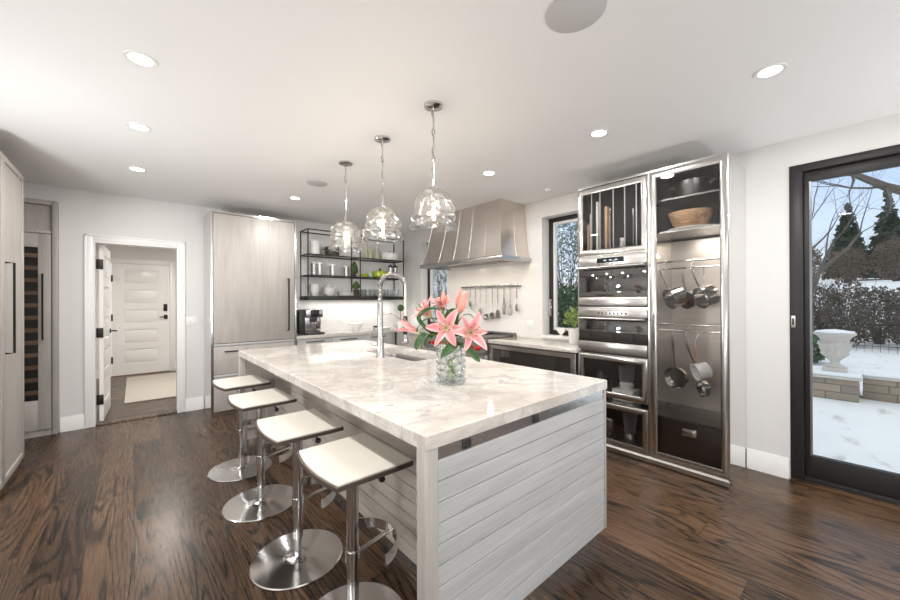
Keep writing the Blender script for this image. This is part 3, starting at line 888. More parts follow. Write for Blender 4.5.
# under-counter refrigerated drawers in steel frames
t = thing('undercounter_fridge', 'low steel framed glass fronted drawer unit under the short counter', 'fridge', (3.48, 2.42, 0))
B(CX + 0.045, 1.842, 0.08, XR - 0.02, 2.988, CTZ - 0.043).build('body', 'dark_interior', t)
B(CX + 0.02, 1.842, 0.0, XR - 0.02, 2.988, 0.079).build('plinth', 'steel', t)
def steel_frame(y0, y1, z0, z1, x, w, th=0.022, mat='mirror_steel', bevel=0.008):
    """mitred, bevelled steel door frame facing -X"""
    m = MB()
    prof = [(0, 0), (-th * 0.6, 0.0), (-th, bevel), (-th, w - bevel * 1.6), (-th * 0.35, w), (0, w)]   # (dx, inward)
    secs = []
    for (cy, cz, sy, sz) in ((y0, z0, 1, 1), (y1, z0, -1, 1), (y1, z1, -1, -1), (y0, z1, 1, -1)):
        secs.append([(x + dx, cy + sy * iw, cz + sz * iw) for dx, iw in prof])
    rings = [[m.bm.verts.new(p) for p in s_] for s_ in secs]
    n = len(prof)
    for i in range(4):
        A, Bq = rings[i], rings[(i + 1) % 4]
        for k in range(n):
            m.bm.faces.new((A[k], A[(k + 1) % n], Bq[(k + 1) % n], Bq[k]))
    return m
for z0, z1 in ((0.475, 0.850), (0.09, 0.465)):
    dr = steel_frame(1.848, 2.982, z0, z1, CX + 0.030, 0.062).build('drawer', 'frame_steel', t)
    B(CX + 0.020, 1.905, z0 + 0.058, CX + 0.024, 2.925, z1 - 0.058).build('glass', 'oven_glass', dr)

# ------------------------------------------------------------------ hood
t = thing('range_hood', 'large tapered stainless steel range hood with riveted seams', 'range hood', (3.5, 3.5, 1.84))
secs = []
for z, xf_, ya, yb in ((1.90, 3.215, 2.780, 4.325), (1.97, 3.232, 2.800, 4.300), (2.10, 3.252, 2.822, 4.252), (2.30, 3.272, 2.842, 4.190), (2.583, 3.290, 2.855, 4.120)):
    secs.append([(xf_, ya, z), (XR - 0.012, ya, z), (XR - 0.012, yb, z), (xf_, yb, z)])
secs2 = [[(p[0] + (0.006 if p[0] < 3.5 else 0), p[1] + (0.006 if p[1] < 3.5 else -0.006), p[2]) for p in s_] for s_ in secs]
mb = MB().loft(secs, cap=False)
mb.build('canopy', 'hood_steel', t, 20)
# rolled rim
rim = MB()
rp = [(0, 0), (-0.012, 0.004), (-0.018, 0.022), (-0.014, 0.050), (0, 0.060)]
y0, y1, xf_ = 2.775, 4.330, 3.21
ring = []
for (px, py, ox, oy) in ((XR - 0.012, y0, 0, 1), (xf_, y0, 1, 1), (xf_, y1, 1, -1), (XR - 0.012, y1, 0, -1)):
    ring.append([(px + ox * a * 1.0, py + oy * a * 1.0, 1.843 + h) for a, h in rp])
    # inner return
for i, s_ in enumerate(ring):
    px, py = ((XR - 0.012, y0), (xf_, y0), (xf_, y1), (XR - 0.012, y1))[i]
    ox, oy = ((0, 1), (1, 1), (1, -1), (0, -1))[i]
    s_ += [(px + ox * 0.03, py + oy * 0.03, 1.843 + 0.055), (px + ox * 0.03, py + oy * 0.03, 1.843)]
rim.loft(ring, cap=True)
rim.build('rim', 'steel', t, 40)
bs = MB().box(3.24, 2.81, 1.875, XR - 0.013, 4.295, 1.885)
f = bs.build('filter_panel', 'back_steel', t)
fl = MB()
for k in range(4):
    y = 2.86 + k * 0.355
    fl.box(3.33, y, 1.866, 3.68, y + 0.33, 1.8755, 0.003)
    for i in range(9):
        fl.box(3.345 + i * 0.036, y + 0.015, 1.860, 3.360 + i * 0.036, y + 0.315, 1.8665)
fl.build('baffle_filter', 'steel', t)
for y in (3.05, 3.55, 4.05):
    MB().lathe([(0, 0), (0.030, 0), (0.030, 0.006), (0, 0.006)], (3.29, y, 1.868), 20).build('hood_lamp', 'hood_lamp', t)
    lamp('hood_light', 'AREA', (3.29, y, 1.864), 1.5, (1.0, 0.86, 0.68), 0.06, t)
def seam(pts, w):
    m = MB()
    m.tube(pts, 0.0032, 6)
    m.build('seam', 'hood_steel', t)
for fr in (0.0, 0.175, 0.36, 0.55, 0.75, 1.0):
    seam([(s_[0][0] - 0.001, s_[0][1] + fr * (s_[2][1] - s_[0][1]), s_[0][2]) for s_ in secs], 0.01)
seam([(s_[0][0] + 0.52 * (s_[1][0] - s_[0][0]), s_[0][1] - 0.001, s_[0][2]) for s_ in secs], 0.01)
seam([(s_[3][0] + 0.52 * (s_[1][0] - s_[0][0]), s_[3][1] + 0.001, s_[0][2]) for s_ in secs], 0.01)

# ------------------------------------------------------------------ island
IX0, IX1, IY0, IY1 = 0.712, 1.965, 0.942, 3.735
t = thing('kitchen_island', 'pale grey shiplap island base on a steel plinth', 'kitchen island', (1.34, 2.3, 0))
BX = 1.005                                   # recessed long side facing the stools
PZ = 0.880
def end_panel(y0, y1, out):
    """board-clad end: corner posts, horizontal boards, steel channel on top"""
    yo = y0 if out < 0 else y1
    p = MB()
    p.box(IX0 - 0.002, y0, 0.0, IX0 + 0.056, y1, PZ - 0.0005, 0.002)
    q = p.build('corner_post', 'grey_wood', t)
    p = MB().box(IX1 - 0.022, y0, 0.118, IX1 - 0.004, y1, PZ - 0.0005, 0.002)
    p.build('corner_post', 'grey_wood', t)
    b = MB()
    z = 0.118
    while z < PZ - 0.05:
        zt = min(z + 0.0715, PZ - 0.046)
        if PZ - 0.046 - zt < 0.03: zt = PZ - 0.046
        b.box(IX0 + 0.0585, yo + 0.004 if out < 0 else yo - 0.02, z, IX1 - 0.0235, yo + 0.02 if out < 0 else yo - 0.004, zt - 0.0034, 0.0010, 1)
        z = zt
    bd = b.build('board_cladding', 'grey_wood_x', t)
    c = MB().box(IX0 + 0.0585, yo + 0.007 if out < 0 else yo - 0.012, PZ - 0.0455, IX1 - 0.0235, yo + 0.012 if out < 0 else yo - 0.007, PZ - 0.001)
    ch = c.build('steel_channel', 'channel_steel', t)
    MB().box(IX0 + 0.0585, y0 + (0.021 if out < 0 else 0.001), 0.118, IX1 - 0.0235, y1 - (0.001 if out < 0 else 0.021), PZ - 0.001).build('core', 'grey_wood', t)
    return ch
ch = end_panel(0.945, 0.990, -1)
end_panel(3.687, 3.732, 1)
for x in (0.904, 1.322):
    m = MB().box(x - 0.019, 0.946, PZ - 0.042, x + 0.019, 0.9515, PZ - 0.008, 0.001)
    for zz in (-0.008, 0.008):
        m.box(x - 0.008, 0.9445, PZ - 0.025 + zz - 0.004, x + 0.008, 0.9465, PZ - 0.025 + zz + 0.004)
    m.build('outlet', 'outlet_black', t)
B(BX + 0.02, 0.991, 0.118, IX1 - 0.030, 3.686, 0.66).build('body', 'grey_wood', t)
b = MB(); z = 0.118
while z < PZ - 0.02:
    zt = min(z + 0.0715, PZ - 0.002)
    b.box(BX, 0.992, z, BX + 0.018, 3.685, zt - 0.0034, 0.0010, 1); z = zt
b.build('board_cladding', 'grey_wood_y', t)
tk = MB()
tk.box(0.790, 0.982, 0.0, 1.905, 0.990, 0.1175); tk.box(BX + 0.05, 0.9905, 0.0, BX + 0.058, 3.69, 0.1175); tk.box(1.897, 0.9905, 0.0, 1.905, 3.69, 0.1175); tk.box(0.79, 3.6905, 0.0, 1.905, 3.698, 0.1175)
tk.build('toe_kick', 'channel_steel', t)
ys = [0.995, 1.56, 2.08, 2.90, 3.683]
for a, bq in zip(ys, ys[1:]):
    dr = B(IX1 - 0.0295, a + 0.003, 0.125, IX1 - 0.008, bq - 0.003, PZ - 0.006, 0.002).build('door', 'grey_wood', t)
    bar_handle((IX1 - 0.009, bq - 0.06, 0.56), (IX1 - 0.009, bq - 0.06, 0.80), (0.03, 0, 0), 0.006).build('handle', 'bronze', dr)

# island worktop with a sink cut-out
SX0, SX1, SY0, SY1 = 1.525, 1.845, 2.16, 2.90
ct = MB()
def ring_slab(mb, x0, x1, y0, y1, hx0, hx1, hy0, hy1, z0, z1, bev):
    o = [(x0, y0), (x1, y0), (x1, y1), (x0, y1)]
    rr = 0.035; inn = []
    for (cx, cy, a0) in ((hx0 + rr, hy0 + rr, 180), (hx1 - rr, hy0 + rr, 270), (hx1 - rr, hy1 - rr, 0), (hx0 + rr, hy1 - rr, 90)):
        for k in range(5):
            a = R(a0 + k * 22.5); inn.append((cx + rr * math.cos(a), cy + rr * math.sin(a)))
    def layer(inset, z, ins2):
        return ([mb.bm.verts.new((x + (inset if i in (0, 3) else -inset), y + (inset if i in (0, 1) else -inset), z)) for i, (x, y) in enumerate(o)],
                [mb.bm.verts.new((px, py, z)) for px, py in inn])
    T, TI = layer(bev, z1, 0); U, UI = layer(0, z1 - bev, 0); Lw, LI = layer(0, z0, 0)
    def fan(O, I, rev):
        # 4 corners, 20 inner verts: corner i joins inner block i
        for i in range(4):
            blk = I[i * 5:(i + 1) * 5]
            for a, b in zip(blk, blk[1:]): mb.bm.faces.new((O[i], b, a) if not rev else (O[i], a, b))
            nx = I[((i + 1) * 5) % 20]
            q = (O[i], O[(i + 1) % 4], nx, blk[-1])
            mb.bm.faces.new(q if not rev else tuple(reversed(q)))
    fan(T, TI, False); fan(Lw, LI, True)
    for A, Bq in ((Lw, U), (U, T)):
        for i in range(4): mb.bm.faces.new((A[i], A[(i + 1) % 4], Bq[(i + 1) % 4], Bq[i]))
    for i in range(20):
        j = (i + 1) % 20
        mb.bm.faces.new((TI[i], TI[j], UI[j], UI[i])); mb.bm.faces.new((UI[i], UI[j], LI[j], LI[i]))
ring_slab(ct, IX0, IX1, IY0, IY1, SX0, SX1, SY0, SY1, PZ, 0.930, 0.004)
tag(ct.build('island_countertop', 'marble', None, 30), 'thick veined marble worktop on the island', 'countertop')
# sink
t = thing('undermount_sink', 'stainless steel sink set into the island worktop', 'sink', (1.68, 2.55, 0.70))
def rr_loop(x0, x1, y0, y1, r, z):
    out = []
    for (cx, cy, a0) in ((x0 + r, y0 + r, 180), (x1 - r, y0 + r, 270), (x1 - r, y1 - r, 0), (x0 + r, y1 - r, 90)):
        for k in range(6):
            a = R(a0 + k * 18); out.append((cx + r * math.cos(a), cy + r * math.sin(a), z))
    return out
e = 0.004
m = MB().loft([rr_loop(SX0 - 0.02, SX1 + 0.02, SY0 - 0.02, SY1 + 0.02, 0.04, PZ - 0.001), rr_loop(SX0 - e, SX1 + e, SY0 - e, SY1 + e, 0.036, PZ - 0.001), rr_loop(SX0, SX1, SY0, SY1, 0.035, PZ - 0.02), rr_loop(SX0 + .004, SX1 - .004, SY0 + .004, SY1 - .004, 0.05, 0.70), rr_loop(SX0 + .03, SX1 - .03, SY0 + .03, SY1 - .03, 0.05, 0.682)], cap=False)
f = [v for v in m.bm.verts if abs(v.co.z - 0.682) < 1e-4]
m.bm.faces.new(f)
m.build('basin', 'steel', t)
MB().lathe([(0, 0.002), (0.03, 0.002), (0.042, 0.005), (0.045, 0.0)], (1.68, 2.55, 0.6825), 24).build('drain', 'chrome', t)

# spring faucet
FX, FYY = 1.447, 2.49
t = thing('spring_faucet', 'tall brushed steel spring faucet arching over the island sink', 'faucet', (FX, FYY, 0.93))
MB().lathe([(0, 0.0005), (0.034, 0.0005), (0.034, 0.008), (0.030, 0.014), (0.027, 0.10), (0.0265, 0.15), (0.022, 0.155), (0.0215, 0.42), (0.018, 0.43), (0, 0.43)], (FX, FYY, 0.93), 24).build('body', 'faucet_steel', t)
lv = MB().cyl((FX, FYY + 0.02, 1.005), (FX - 0.02, FYY + 0.065, 1.005), 0.016, 14)
lv.tube([(FX - 0.02, FYY + 0.062, 1.005), (FX - 0.045, FYY + 0.072, 1.035)], 0.005, 8)
lv.build('lever', 'faucet_steel', t)
# arch path in the plane from the body towards the sink
dx, dy = 0.22, -0.02
arc = []
def AP(u):
    # u in 0..1 : rise, half circle, drop
    L1, L2, L3 = 0.12, 0.48, 0.06
    s_ = u * (L1 + L2 + L3)
    if s_ < L1: h, z = 0.0, 1.36 + s_
    elif s_ < L1 + L2:
        a = PI * (s_ - L1) / L2
        h, z = 0.5 * (1 - math.cos(a)), 1.48 + 0.10 * math.sin(a)
    else: h, z = 1.0, 1.48 - (s_ - L1 - L2)
    return Vector((FX + dx * h, FYY + dy * h, z))
# aim the arch so that it spans from the body to over the sink
pts = [AP(i / 60) for i in range(61)]
MB().tube(pts, 0.0085, 10).build('hose', 'pale_rubber', t)
co = []
N = 900
for i in range(N):
    u = i / (N - 1) * 0.82
    p = AP(u); q = (AP(min(1, u + 0.004)) - AP(max(0, u - 0.004))).normalized()
    nn = q.cross(Vector((-dy, dx, 0)).normalized()).normalized(); bb = q.cross(nn)
    a = u * 2 * PI * 58
    co.append(p + (nn * math.cos(a) + bb * math.sin(a)) * 0.0165)
MB().tube(co, 0.0034, 5).build('spring', 'faucet_steel', t)
e = AP(1.0)
MB().tube([e + Vector((0, 0, 0.02)), (e.x, e.y, 1.235)], 0.010, 12).build('supply_tube', 'pale_rubber', t)
h = MB().lathe([(0, 0), (0.016, 0), (0.019, -0.02), (0.019, -0.13), (0.015, -0.15), (0, -0.15)], (e.x, e.y, 1.245), 18).build('spray_grip', 'black_plastic', t)
MB().lathe([(0, 0), (0.016, 0), (0.020, -0.03), (0.028, -0.065), (0.026, -0.07), (0, -0.07)], (e.x, e.y, 1.096), 18).build('spray_head', 'faucet_steel', t)
MB().tube([(FX, FYY, 1.27), (FX + dx * 0.5, FYY + dy * 0.5, 1.27), (e.x - 0.022, e.y, 1.20)], 0.006, 8).build('docking_arm', 'faucet_steel', t)

# ------------------------------------------------------------------ bar stools
def bar_stool(loc, seat_z, label):
    t = thing('bar_stool', label, 'bar stool', (0, 0, 0), 'bar stools along the island')
    MB().lathe([(0, 0.0005), (0.226, 0.0005), (0.230, 0.004), (0.226, 0.0085), (0.08, 0.012), (0.045, 0.018), (0.034, 0.026), (0, 0.026)], (0, 0, 0), 64).build('base', 'base_chrome', t)
    c = MB().tube([(0, 0, 0.02), (0, 0, 0.12)], 0.017, 20)
    col = c.build('piston', 'satin_chrome', t)
    MB().lathe([(0.0185, 0.11), (0.025, 0.11), (0.0255, 0.115), (0.0255, seat_z - 0.035), (0.0185, seat_z - 0.035)], (0, 0, 0), 28, closed=True).build('column', 'satin_chrome', t)
    B(-0.075, -0.075, seat_z - 0.034, 0.075, 0.075, seat_z - 0.026, 0.003).build('mounting_plate', 'black_metal', t)
    lv = MB().tube([(0.03, -0.02, seat_z - 0.042), (0.055, -0.10, seat_z - 0.045), (0.06, -0.13, seat_z - 0.065)], 0.0045, 8)
    lv.ball((0.061, -0.135, seat_z - 0.072), 0.014, 2, 0, (1, 1.3, 1))
    lv.build('height_lever', 'black_plastic', t)
    # footrest: an arm carrying a curved plate
    fr = MB().tube([(0.024, 0, 0.30), (0.185, 0.015, 0.315)], 0.010, 12)
    fr.lathe([(0.0257, -0.022), (0.031, -0.022), (0.031, 0.022), (0.0257, 0.022)], (0, 0, 0.30), 24, closed=True)
    f = fr.build('footrest', 'chrome', t)
    pl = MB(); secs = []
    for k in range(17):
        a = R(-78 + k * 156 / 16)
        cx, cy = 0.035, 0.012
        ro, ri = 0.165, 0.159
        secs.append([(cx + rr * math.cos(a), cy + rr * math.sin(a), z) for rr, z in ((ro, 0.295), (ro, 0.340), (ri, 0.340), (ri, 0.295))])
    pl.loft(secs); pl.build('foot_plate', 'chrome', f)
    # seat: thin shell, front edge bowed outward and dipping, back edge straight
    def seat(th0, th1, grow, nm, mat, par, x0=-0.160, x1=0.165, hw=0.212):
        m = MB(); nx, ny = 18, 12
        top, bot = [], []
        for i in range(nx + 1):
            u = i / nx
            rt, rb = [], []
            for j in range(ny + 1):
                v = j / ny * 2 - 1
                bow = 0.024 * (1 - v * v)
                x = (x0 - grow) - bow * (1 - u) ** 2 + u * ((x1 + grow) - (x0 - grow))
                hwid = (hw + grow) * (1 - 0.02 * (1 - u))
                y = v * hwid
                z = seat_z - 0.024 - 0.0005 * max(0, 0.22 - u) ** 2 / 0.0484 + 0.002 * max(0, u - 0.7) ** 2 / 0.09
                rt.append(m.bm.verts.new((x, y, z + th1))); rb.append(m.bm.verts.new((x, y, z + th0)))
            top.append(rt); bot.append(rb)
        for i in range(nx):
            for j in range(ny):
                m.bm.faces.new((top[i][j], top[i + 1][j], top[i + 1][j + 1], top[i][j + 1]))
                m.bm.faces.new((bot[i][j], bot[i][j + 1], bot[i + 1][j + 1], bot[i + 1][j]))
        for i in range(nx):
            m.bm.faces.new((top[i][0], bot[i][0], bot[i + 1][0], top[i + 1][0])); m.bm.faces.new((top[i][ny], top[i + 1][ny], bot[i + 1][ny], bot[i][ny]))
        for j in range(ny):
            m.bm.faces.new((top[0][j], top[0][j + 1], bot[0][j + 1], bot[0][j])); m.bm.faces.new((top[nx][j], bot[nx][j], bot[nx][j + 1], top[nx][j + 1]))
        return m.build(nm, mat, par, 40)
    s_ = seat(0.0, 0.016, 0.0, 'seat', 'leather_edge', t)
    seat(0.0162, 0.022, -0.0075, 'seat_pad', 'leather', s_)
    t.location = loc
    return t
simple('base_chrome', (0.70, 0.69, 0.68), 0.15, 1.0, var=0.01)
ST = ['white leather bar stool nearest the camera at the island', 'second white leather bar stool from the camera', 'third white leather bar stool from the camera', 'farthest white leather bar stool, nearest the fridge']
s0 = bar_stool((0.695, 1.43, 0), 0.72, ST[0])
for (x, y, rz), lb in zip(((0.660, 2.005, -1.0), (0.652, 2.715, 1.0), (0.660, 3.375, 3.5)), ST[1:]):
    dup(s0, (x, y, 0), lb, R(rz))

# hall rug
tag(B(-0.10, 6.55, 0.0005, 0.95, 8.75, 0.012, 0.004).build('hall_rug', 'rug'), 'beige rectangular rug on the dark hall floor', 'rug')
# ------------------------------------------------------------------ steel appliance tower
XT, T0, T1, TZ = 3.238, 0.650, 1.833, 2.440
TB = XR - 0.002
t = tower = thing('steel_cabinet', 'tall polished steel cabinet tower with glass doors beside the sliding door', 'cabinet', (3.5, 1.24, 0))
B(XT, T0, 0.0, TB, T0 + 0.010, TZ).build('side_panel', 'mirror_steel', t)
B(XT, T1 - 0.010, 0.0, TB, T1, TZ).build('side_panel', 'mirror_steel', t)
B(XT, T0 + 0.0105, TZ - 0.018, TB, T1 - 0.0105, TZ).build('top_panel', 'steel', t)
B(XT + 0.008, 1.186, 0.066, TB - 0.01, 1.203, TZ - 0.019).build('partition', 'steel_z', t)
MB().prism([(XT - 0.004, 0.012), (XT + 0.03, 0.012), (XT + 0.03, 0.0655), (XT + 0.012, 0.0655), (XT - 0.004, 0.045)], 'y', T0, T1).build('bottom_rail', 'steel', t)
B(XT + 0.0305, T0 + 0.0105, 0.0, TB - 0.012, T1 - 0.0105, 0.065).build('floor_panel', 'dark_interior', t)
bk = MB(); bk.box(TB - 0.010, T0 + 0.011, 0.0655, TB, 1.185, 1.90)
bk.build('back_panel', 'back_steel', t)
bk = MB(); bk.box(TB - 0.010, T0 + 0.011, 1.9005, TB, 1.185, TZ - 0.019); bk.box(TB - 0.010, 1.2035, 0.0655, TB, T1 - 0.011, TZ - 0.019)
bk.build('back_lining', 'dark_interior', t)
B(XT + 0.035, T0 + 0.0105, 1.93, TB - 0.012, T0 + 0.013, TZ - 0.020).build('side_lining', 'dark_interior', t)
B(XT + 0.035, 1.183, 1.93, TB - 0.012, 1.1855, TZ - 0.020).build('side_lining', 'dark_interior', t)
B(XT + 0.04, T0 + 0.013, 1.915, TB - 0.011, 1.183, 1.930).build('shelf', 'steel', t)
B(XT + 0.07, T0 + 0.013, 2.186, TB - 0.011, 1.183, 2.199).build('shelf', 'dark_steel', t)
for z in (0.442, 0.868, 1.300, 1.782):
    B(XT + 0.010, 1.2035, z - 0.006, TB - 0.012, T1 - 0.0105, z + 0.006).build('divider_shelf', 'steel', t)
B(XT + 0.05, T0 + 0.0105, 0.400, TB - 0.012, 1.1855, 0.412).build('shelf', 'dark_steel', t)
dr = B(XT + 0.055, T0 + 0.014, 0.085, XT + 0.075, 1.182, 0.395, 0.004).build('drawer', 'dark_drawer', t)
lb = MB().box(XT + 0.0515, 0.872, 0.292, XT + 0.0545, 0.970, 0.348, 0.004); lb.box(XT + 0.049, 0.885, 0.304, XT + 0.0515, 0.957, 0.336, 0.002)
lb.build('label_holder', 'chrome', dr)
for (x, z) in ((3.44, 1.69), (3.62, 1.645), (3.44, 1.160), (3.62, 1.095)):
    MB().cyl((x, T0 + 0.011, z), (x, 1.185, z), 0.0075, 12).build('hanging_rail', 'chrome', t)
# tall glazed door and the smaller ones
def gdoor(y0, y1, z0, z1, w, gm='cabinet_glass'):
    f = steel_frame(y0, y1, z0, z1, XT + 0.0065, w, 0.012, 'mirror_steel', 0.010).build('door', 'frame_steel', t)
    B(XT - 0.001, y0 + w - 0.008, z0 + w - 0.008, XT + 0.002, y1 - w + 0.008, z1 - w + 0.008).build('glass', gm, f, 0)
    return f
f = gdoor(T0 + 0.001, 1.187, 0.070, 2.424, 0.054)
B(XT - 0.010, 1.150, 0.95, XT - 0.006, 1.156, 1.25, 0.001).build('edge_pull', 'black_metal', f)
f = gdoor(1.205, 1.829, 1.788, 2.414, 0.050)
for y in (1.700, 1.618, 1.495, 1.394, 1.296):
    q_ = B(XT + 0.021, y - 0.002, 1.789, XT + 0.40, y + 0.002, TZ - 0.020).build('rack_divider', 'dark_interior', t)
    B(XT + 0.013, y - 0.004, 1.789, XT + 0.0205, y + 0.004, TZ - 0.020).build('divider_edge', 'grey_mesh', q_)
gdoor(1.205, 1.829, 0.490, 0.862, 0.050)
gdoor(1.205, 1.829, 0.070, 0.436, 0.046)
lamp('cabinet_led', 'AREA', (3.50, 0.92, 1.908), 2.0, (1.0, 0.94, 0.86), 0.25, t)

# the two built-in ovens
def oven(name, label, z0, zc0, zh, zg1, zg0, zb, y0=1.207, y1=1.821):
    o = thing(name, label, 'oven', (3.5, (y0 + y1) / 2, z0), 'built-in ovens')
    B(XT + 0.014, y0 + 0.010, z0 + 0.008, 3.70, y1 - 0.010, zc0 - 0.008).build('body', 'dark_steel', o)
    B(XT - 0.006, y0, zh + 0.012, XT + 0.013, y1, zc0 - 0.002, 0.002).build('control_panel', 'steel', o)
    d_ = B(XT - 0.006, y0, zb, XT + 0.013, y1, zg0 - 0.001, 0.002).build('door_rail', 'steel', o)
    B(XT - 0.005, y0, zg0, XT + 0.013, y1, zg1, 0.001).build('door_glass', 'oven_glass', o)
    h_ = MB()
    h_.tube([(XT - 0.045, y0 + 0.01, zh), (XT - 0.045, y1 - 0.01, zh)], 0.010, 12)
    for yy in (y0 + 0.06, y1 - 0.06):
        h_.tube([(XT - 0.004, yy, zh - 0.004), (XT - 0.045, yy, zh)], 0.007, 8)
    h_.build('handle', 'steel', o)
    return o
o = oven('steam_oven', 'upper built-in steel oven with black display and bar handle', 1.308, 1.773, 1.668, 1.660, 1.395, 1.318)
c = [ch_ for ch_ in o.children if ch_.name.startswith('control')][0]
B(XT - 0.008, 1.395, 1.708, XT - 0.0055, 1.640, 1.752, 0.001).build('display', 'display', c)
for k in range(3):
    B(XT - 0.0085, 1.45 + 0.05 * k, 1.724, XT - 0.0075, 1.475 + 0.05 * k, 1.734).build('clock_digits', 'clock_digits', c)
bt = MB()
for k in range(6):
    bt.box(XT - 0.0075, 1.40 + k * 0.042, 1.692, XT - 0.0055, 1.42 + k * 0.042, 1.699)
bt.build('touch_keys', 'outlet_black', c)
o = oven('wall_oven', 'lower built-in steel oven with touch keys above the glass cabinets', 0.876, 1.292, 1.200, 1.192, 0.985, 0.884)
c = [ch_ for ch_ in o.children if ch_.name.startswith('control')][0]
bt = MB()
for k in range(8):
    bt.lathe([(0, 0), (0.008, 0), (0.008, 0.0015), (0, 0.0015)], (XT - 0.006, 1.38 + k * 0.035, 1.250), 12, Matrix.Rotation(R(-90), 3, 'Y'))
bt.build('touch_keys', 'outlet_black', c)

# ---- what stands in the tower
def solo(name, mb, mat, label, cat, group=None, smooth=35):
    return tag(mb.build(name, mat, None, smooth), label, cat, group)
# boards and trays in the upper rack
for nm, y, th, h, dp, mat, lab, cat in (
    ('cutting_board', 1.745, 0.016, 0.30, 0.30, 'maple', 'tan wooden board in the leftmost slot of the steel rack', 'cutting board'),
    ('baking_tray', 1.722, 0.008, 0.40, 0.36, 'white_ceramic', 'pale tray beside the tan board in the leftmost rack slot', 'tray'),
    ('cutting_board', 1.655, 0.020, 0.50, 0.34, 'cream_ceramic', 'cream cutting board in the second slot of the steel rack', 'cutting board'),
    ('cutting_board', 1.572, 0.022, 0.44, 0.34, 'maple', 'tall wooden cutting board in the third slot of the steel rack', 'cutting board'),
    ('baking_tray', 1.533, 0.010, 0.42, 0.36, 'satin_chrome', 'metal baking tray in the third slot of the steel rack', 'tray'),
    ('baking_tray', 1.330, 0.008, 0.38, 0.34, 'dark_steel', 'dark baking tray in the fifth slot of the steel rack', 'tray')):
    solo(nm, B(XT + 0.03, y - th / 2, 1.7885, XT + 0.03 + dp, y + th / 2, 1.7885 + h, 0.003), mat, lab, cat, 'boards and trays in the steel rack')
t = thing('small_jug', 'small pale jug in the fourth slot of the steel rack', 'jug', (XT + 0.10, 1.445, 1.7885))
MB().lathe([(0, 0), (0.028, 0), (0.036, 0.05), (0.026, 0.11), (0.030, 0.14), (0.026, 0.14), (0.022, 0.11), (0.032, 0.05), (0, 0.006)], (XT + 0.10, 1.445, 1.7885), 24).build('body', 'white_ceramic', t)
MB().tube([(XT + 0.072, 1.435, 1.90), (XT + 0.045, 1.425, 1.88), (XT + 0.050, 1.425, 1.83), (XT + 0.068, 1.433, 1.81)], 0.005, 8).build('handle', 'white_ceramic', t)

# wok pot, tray and wooden bowl
t = thing('stock_pot', 'grey metal cooking pot on the top shelf of the steel tower', 'pot', (3.45, 0.935, 2.1995))
MB().lathe([(0, 0), (0.108, 0), (0.118, 0.015), (0.122, 0.13), (0.126, 0.134), (0.118, 0.132), (0.114, 0.02), (0, 0.008)], (3.45, 0.935, 2.1995), 40).build('body', 'dark_steel', t)
for s_ in (-1, 1):
    MB().tube([(3.43, 0.935 + s_ * 0.118, 2.295), (3.42, 0.935 + s_ * 0.165, 2.315), (3.48, 0.935 + s_ * 0.165, 2.315), (3.47, 0.935 + s_ * 0.118, 2.295)], 0.006, 8).build('handle', 'dark_steel', t)
solo('round_tray', MB().lathe([(0, 0), (0.185, 0), (0.20, 0.012), (0.20, 0.020), (0, 0.020)], (3.48, 0.925, 1.9305), 48), 'cream_ceramic', 'flat round cream platter under the wooden bowl in the steel tower', 'platter')
solo('wooden_bowl', MB().lathe([(0, 0), (0.085, 0), (0.13, 0.045), (0.158, 0.125), (0.160, 0.135), (0.148, 0.135), (0.12, 0.055), (0, 0.02)], (3.46, 0.950, 1.951), 48), 'bowl_wood', 'large turned wooden bowl on the shelf of the steel tower', 'bowl')

def pan(name, label, cat, c, r, depth, mat, hmat, hook_x, hook_z, yaw, tilt, hl, bw=0.004):
    """a pan hanging by its handle: local +X = handle (up), opening = local +Z"""
    t_ = thing(name, label, cat, c, 'pans hanging in the steel tower')
    X = Matrix.Translation(c) @ Matrix.Rotation(yaw, 4, 'Z') @ Matrix.Rotation(tilt, 4, 'Y') @ Matrix.Rotation(R(-90), 4, 'Y')
    MB().lathe([(0, 0), (r * 0.86, 0), (r * 0.97, r * 0.10), (r, depth), (r + 0.004, depth + 0.003), (r - 0.002, depth + 0.002), (r * 0.95, r * 0.12), (0, 0.004)], (0, 0, 0), 40).xf(X).build('body', mat, t_)
    MB().tube([(r - 0.002, 0, depth - 0.015), (r + 0.03, 0, depth - 0.006), (r + hl * 0.8, 0, depth + 0.008), (r + hl, 0, depth + 0.006)], [0.006, 0.006, 0.009, 0.006], 10).xf(X).build('handle', hmat, t_)
    e_ = X @ Vector((r + hl, 0, depth + 0.006))
    return e_
def hook(e, rx, rz, label):
    """S hook from the rail (rx,rz) down to point e"""
    p = []
    for k in range(9):
        a = R(-30 + k * 27); p.append((rx - 0.012 * math.cos(a), e.y, rz + 0.0015 + 0.012 * math.sin(a)))
    q = Vector(p[0])
    pts_ = list(reversed(p)) + [(e.x + 0.002, e.y, (e.z + rz) / 2), (e.x + 0.004, e.y, e.z - 0.006), (e.x - 0.006, e.y, e.z - 0.012), (e.x - 0.014, e.y, e.z - 0.002)]
    return solo('s_hook', MB().tube(pts_, 0.0026, 8), 'chrome', label, 'hook', 'hooks on the tower rails', 60)
up = R(0)
e1 = pan('saucepan', 'deep steel saucepan hanging on the left of the upper tower rail', 'pan', (3.46, 1.02, 1.405), 0.082, 0.105, 'chrome', 'satin_chrome', 0, 0, R(-38), R(-18), 0.165)
hook(e1, 3.44, 1.69, 'hook carrying the left saucepan on the upper tower rail')
e2 = pan('saucepan', 'dark bottomed steel saucepan hanging behind the left saucepan in the tower', 'pan', (3.57, 0.965, 1.38), 0.070, 0.085, 'dark_steel', 'satin_chrome', 0, 0, R(-20), R(-10), 0.15)
hook(e2, 3.62, 1.645, 'hook on the rear upper rail carrying the dark bottomed saucepan')
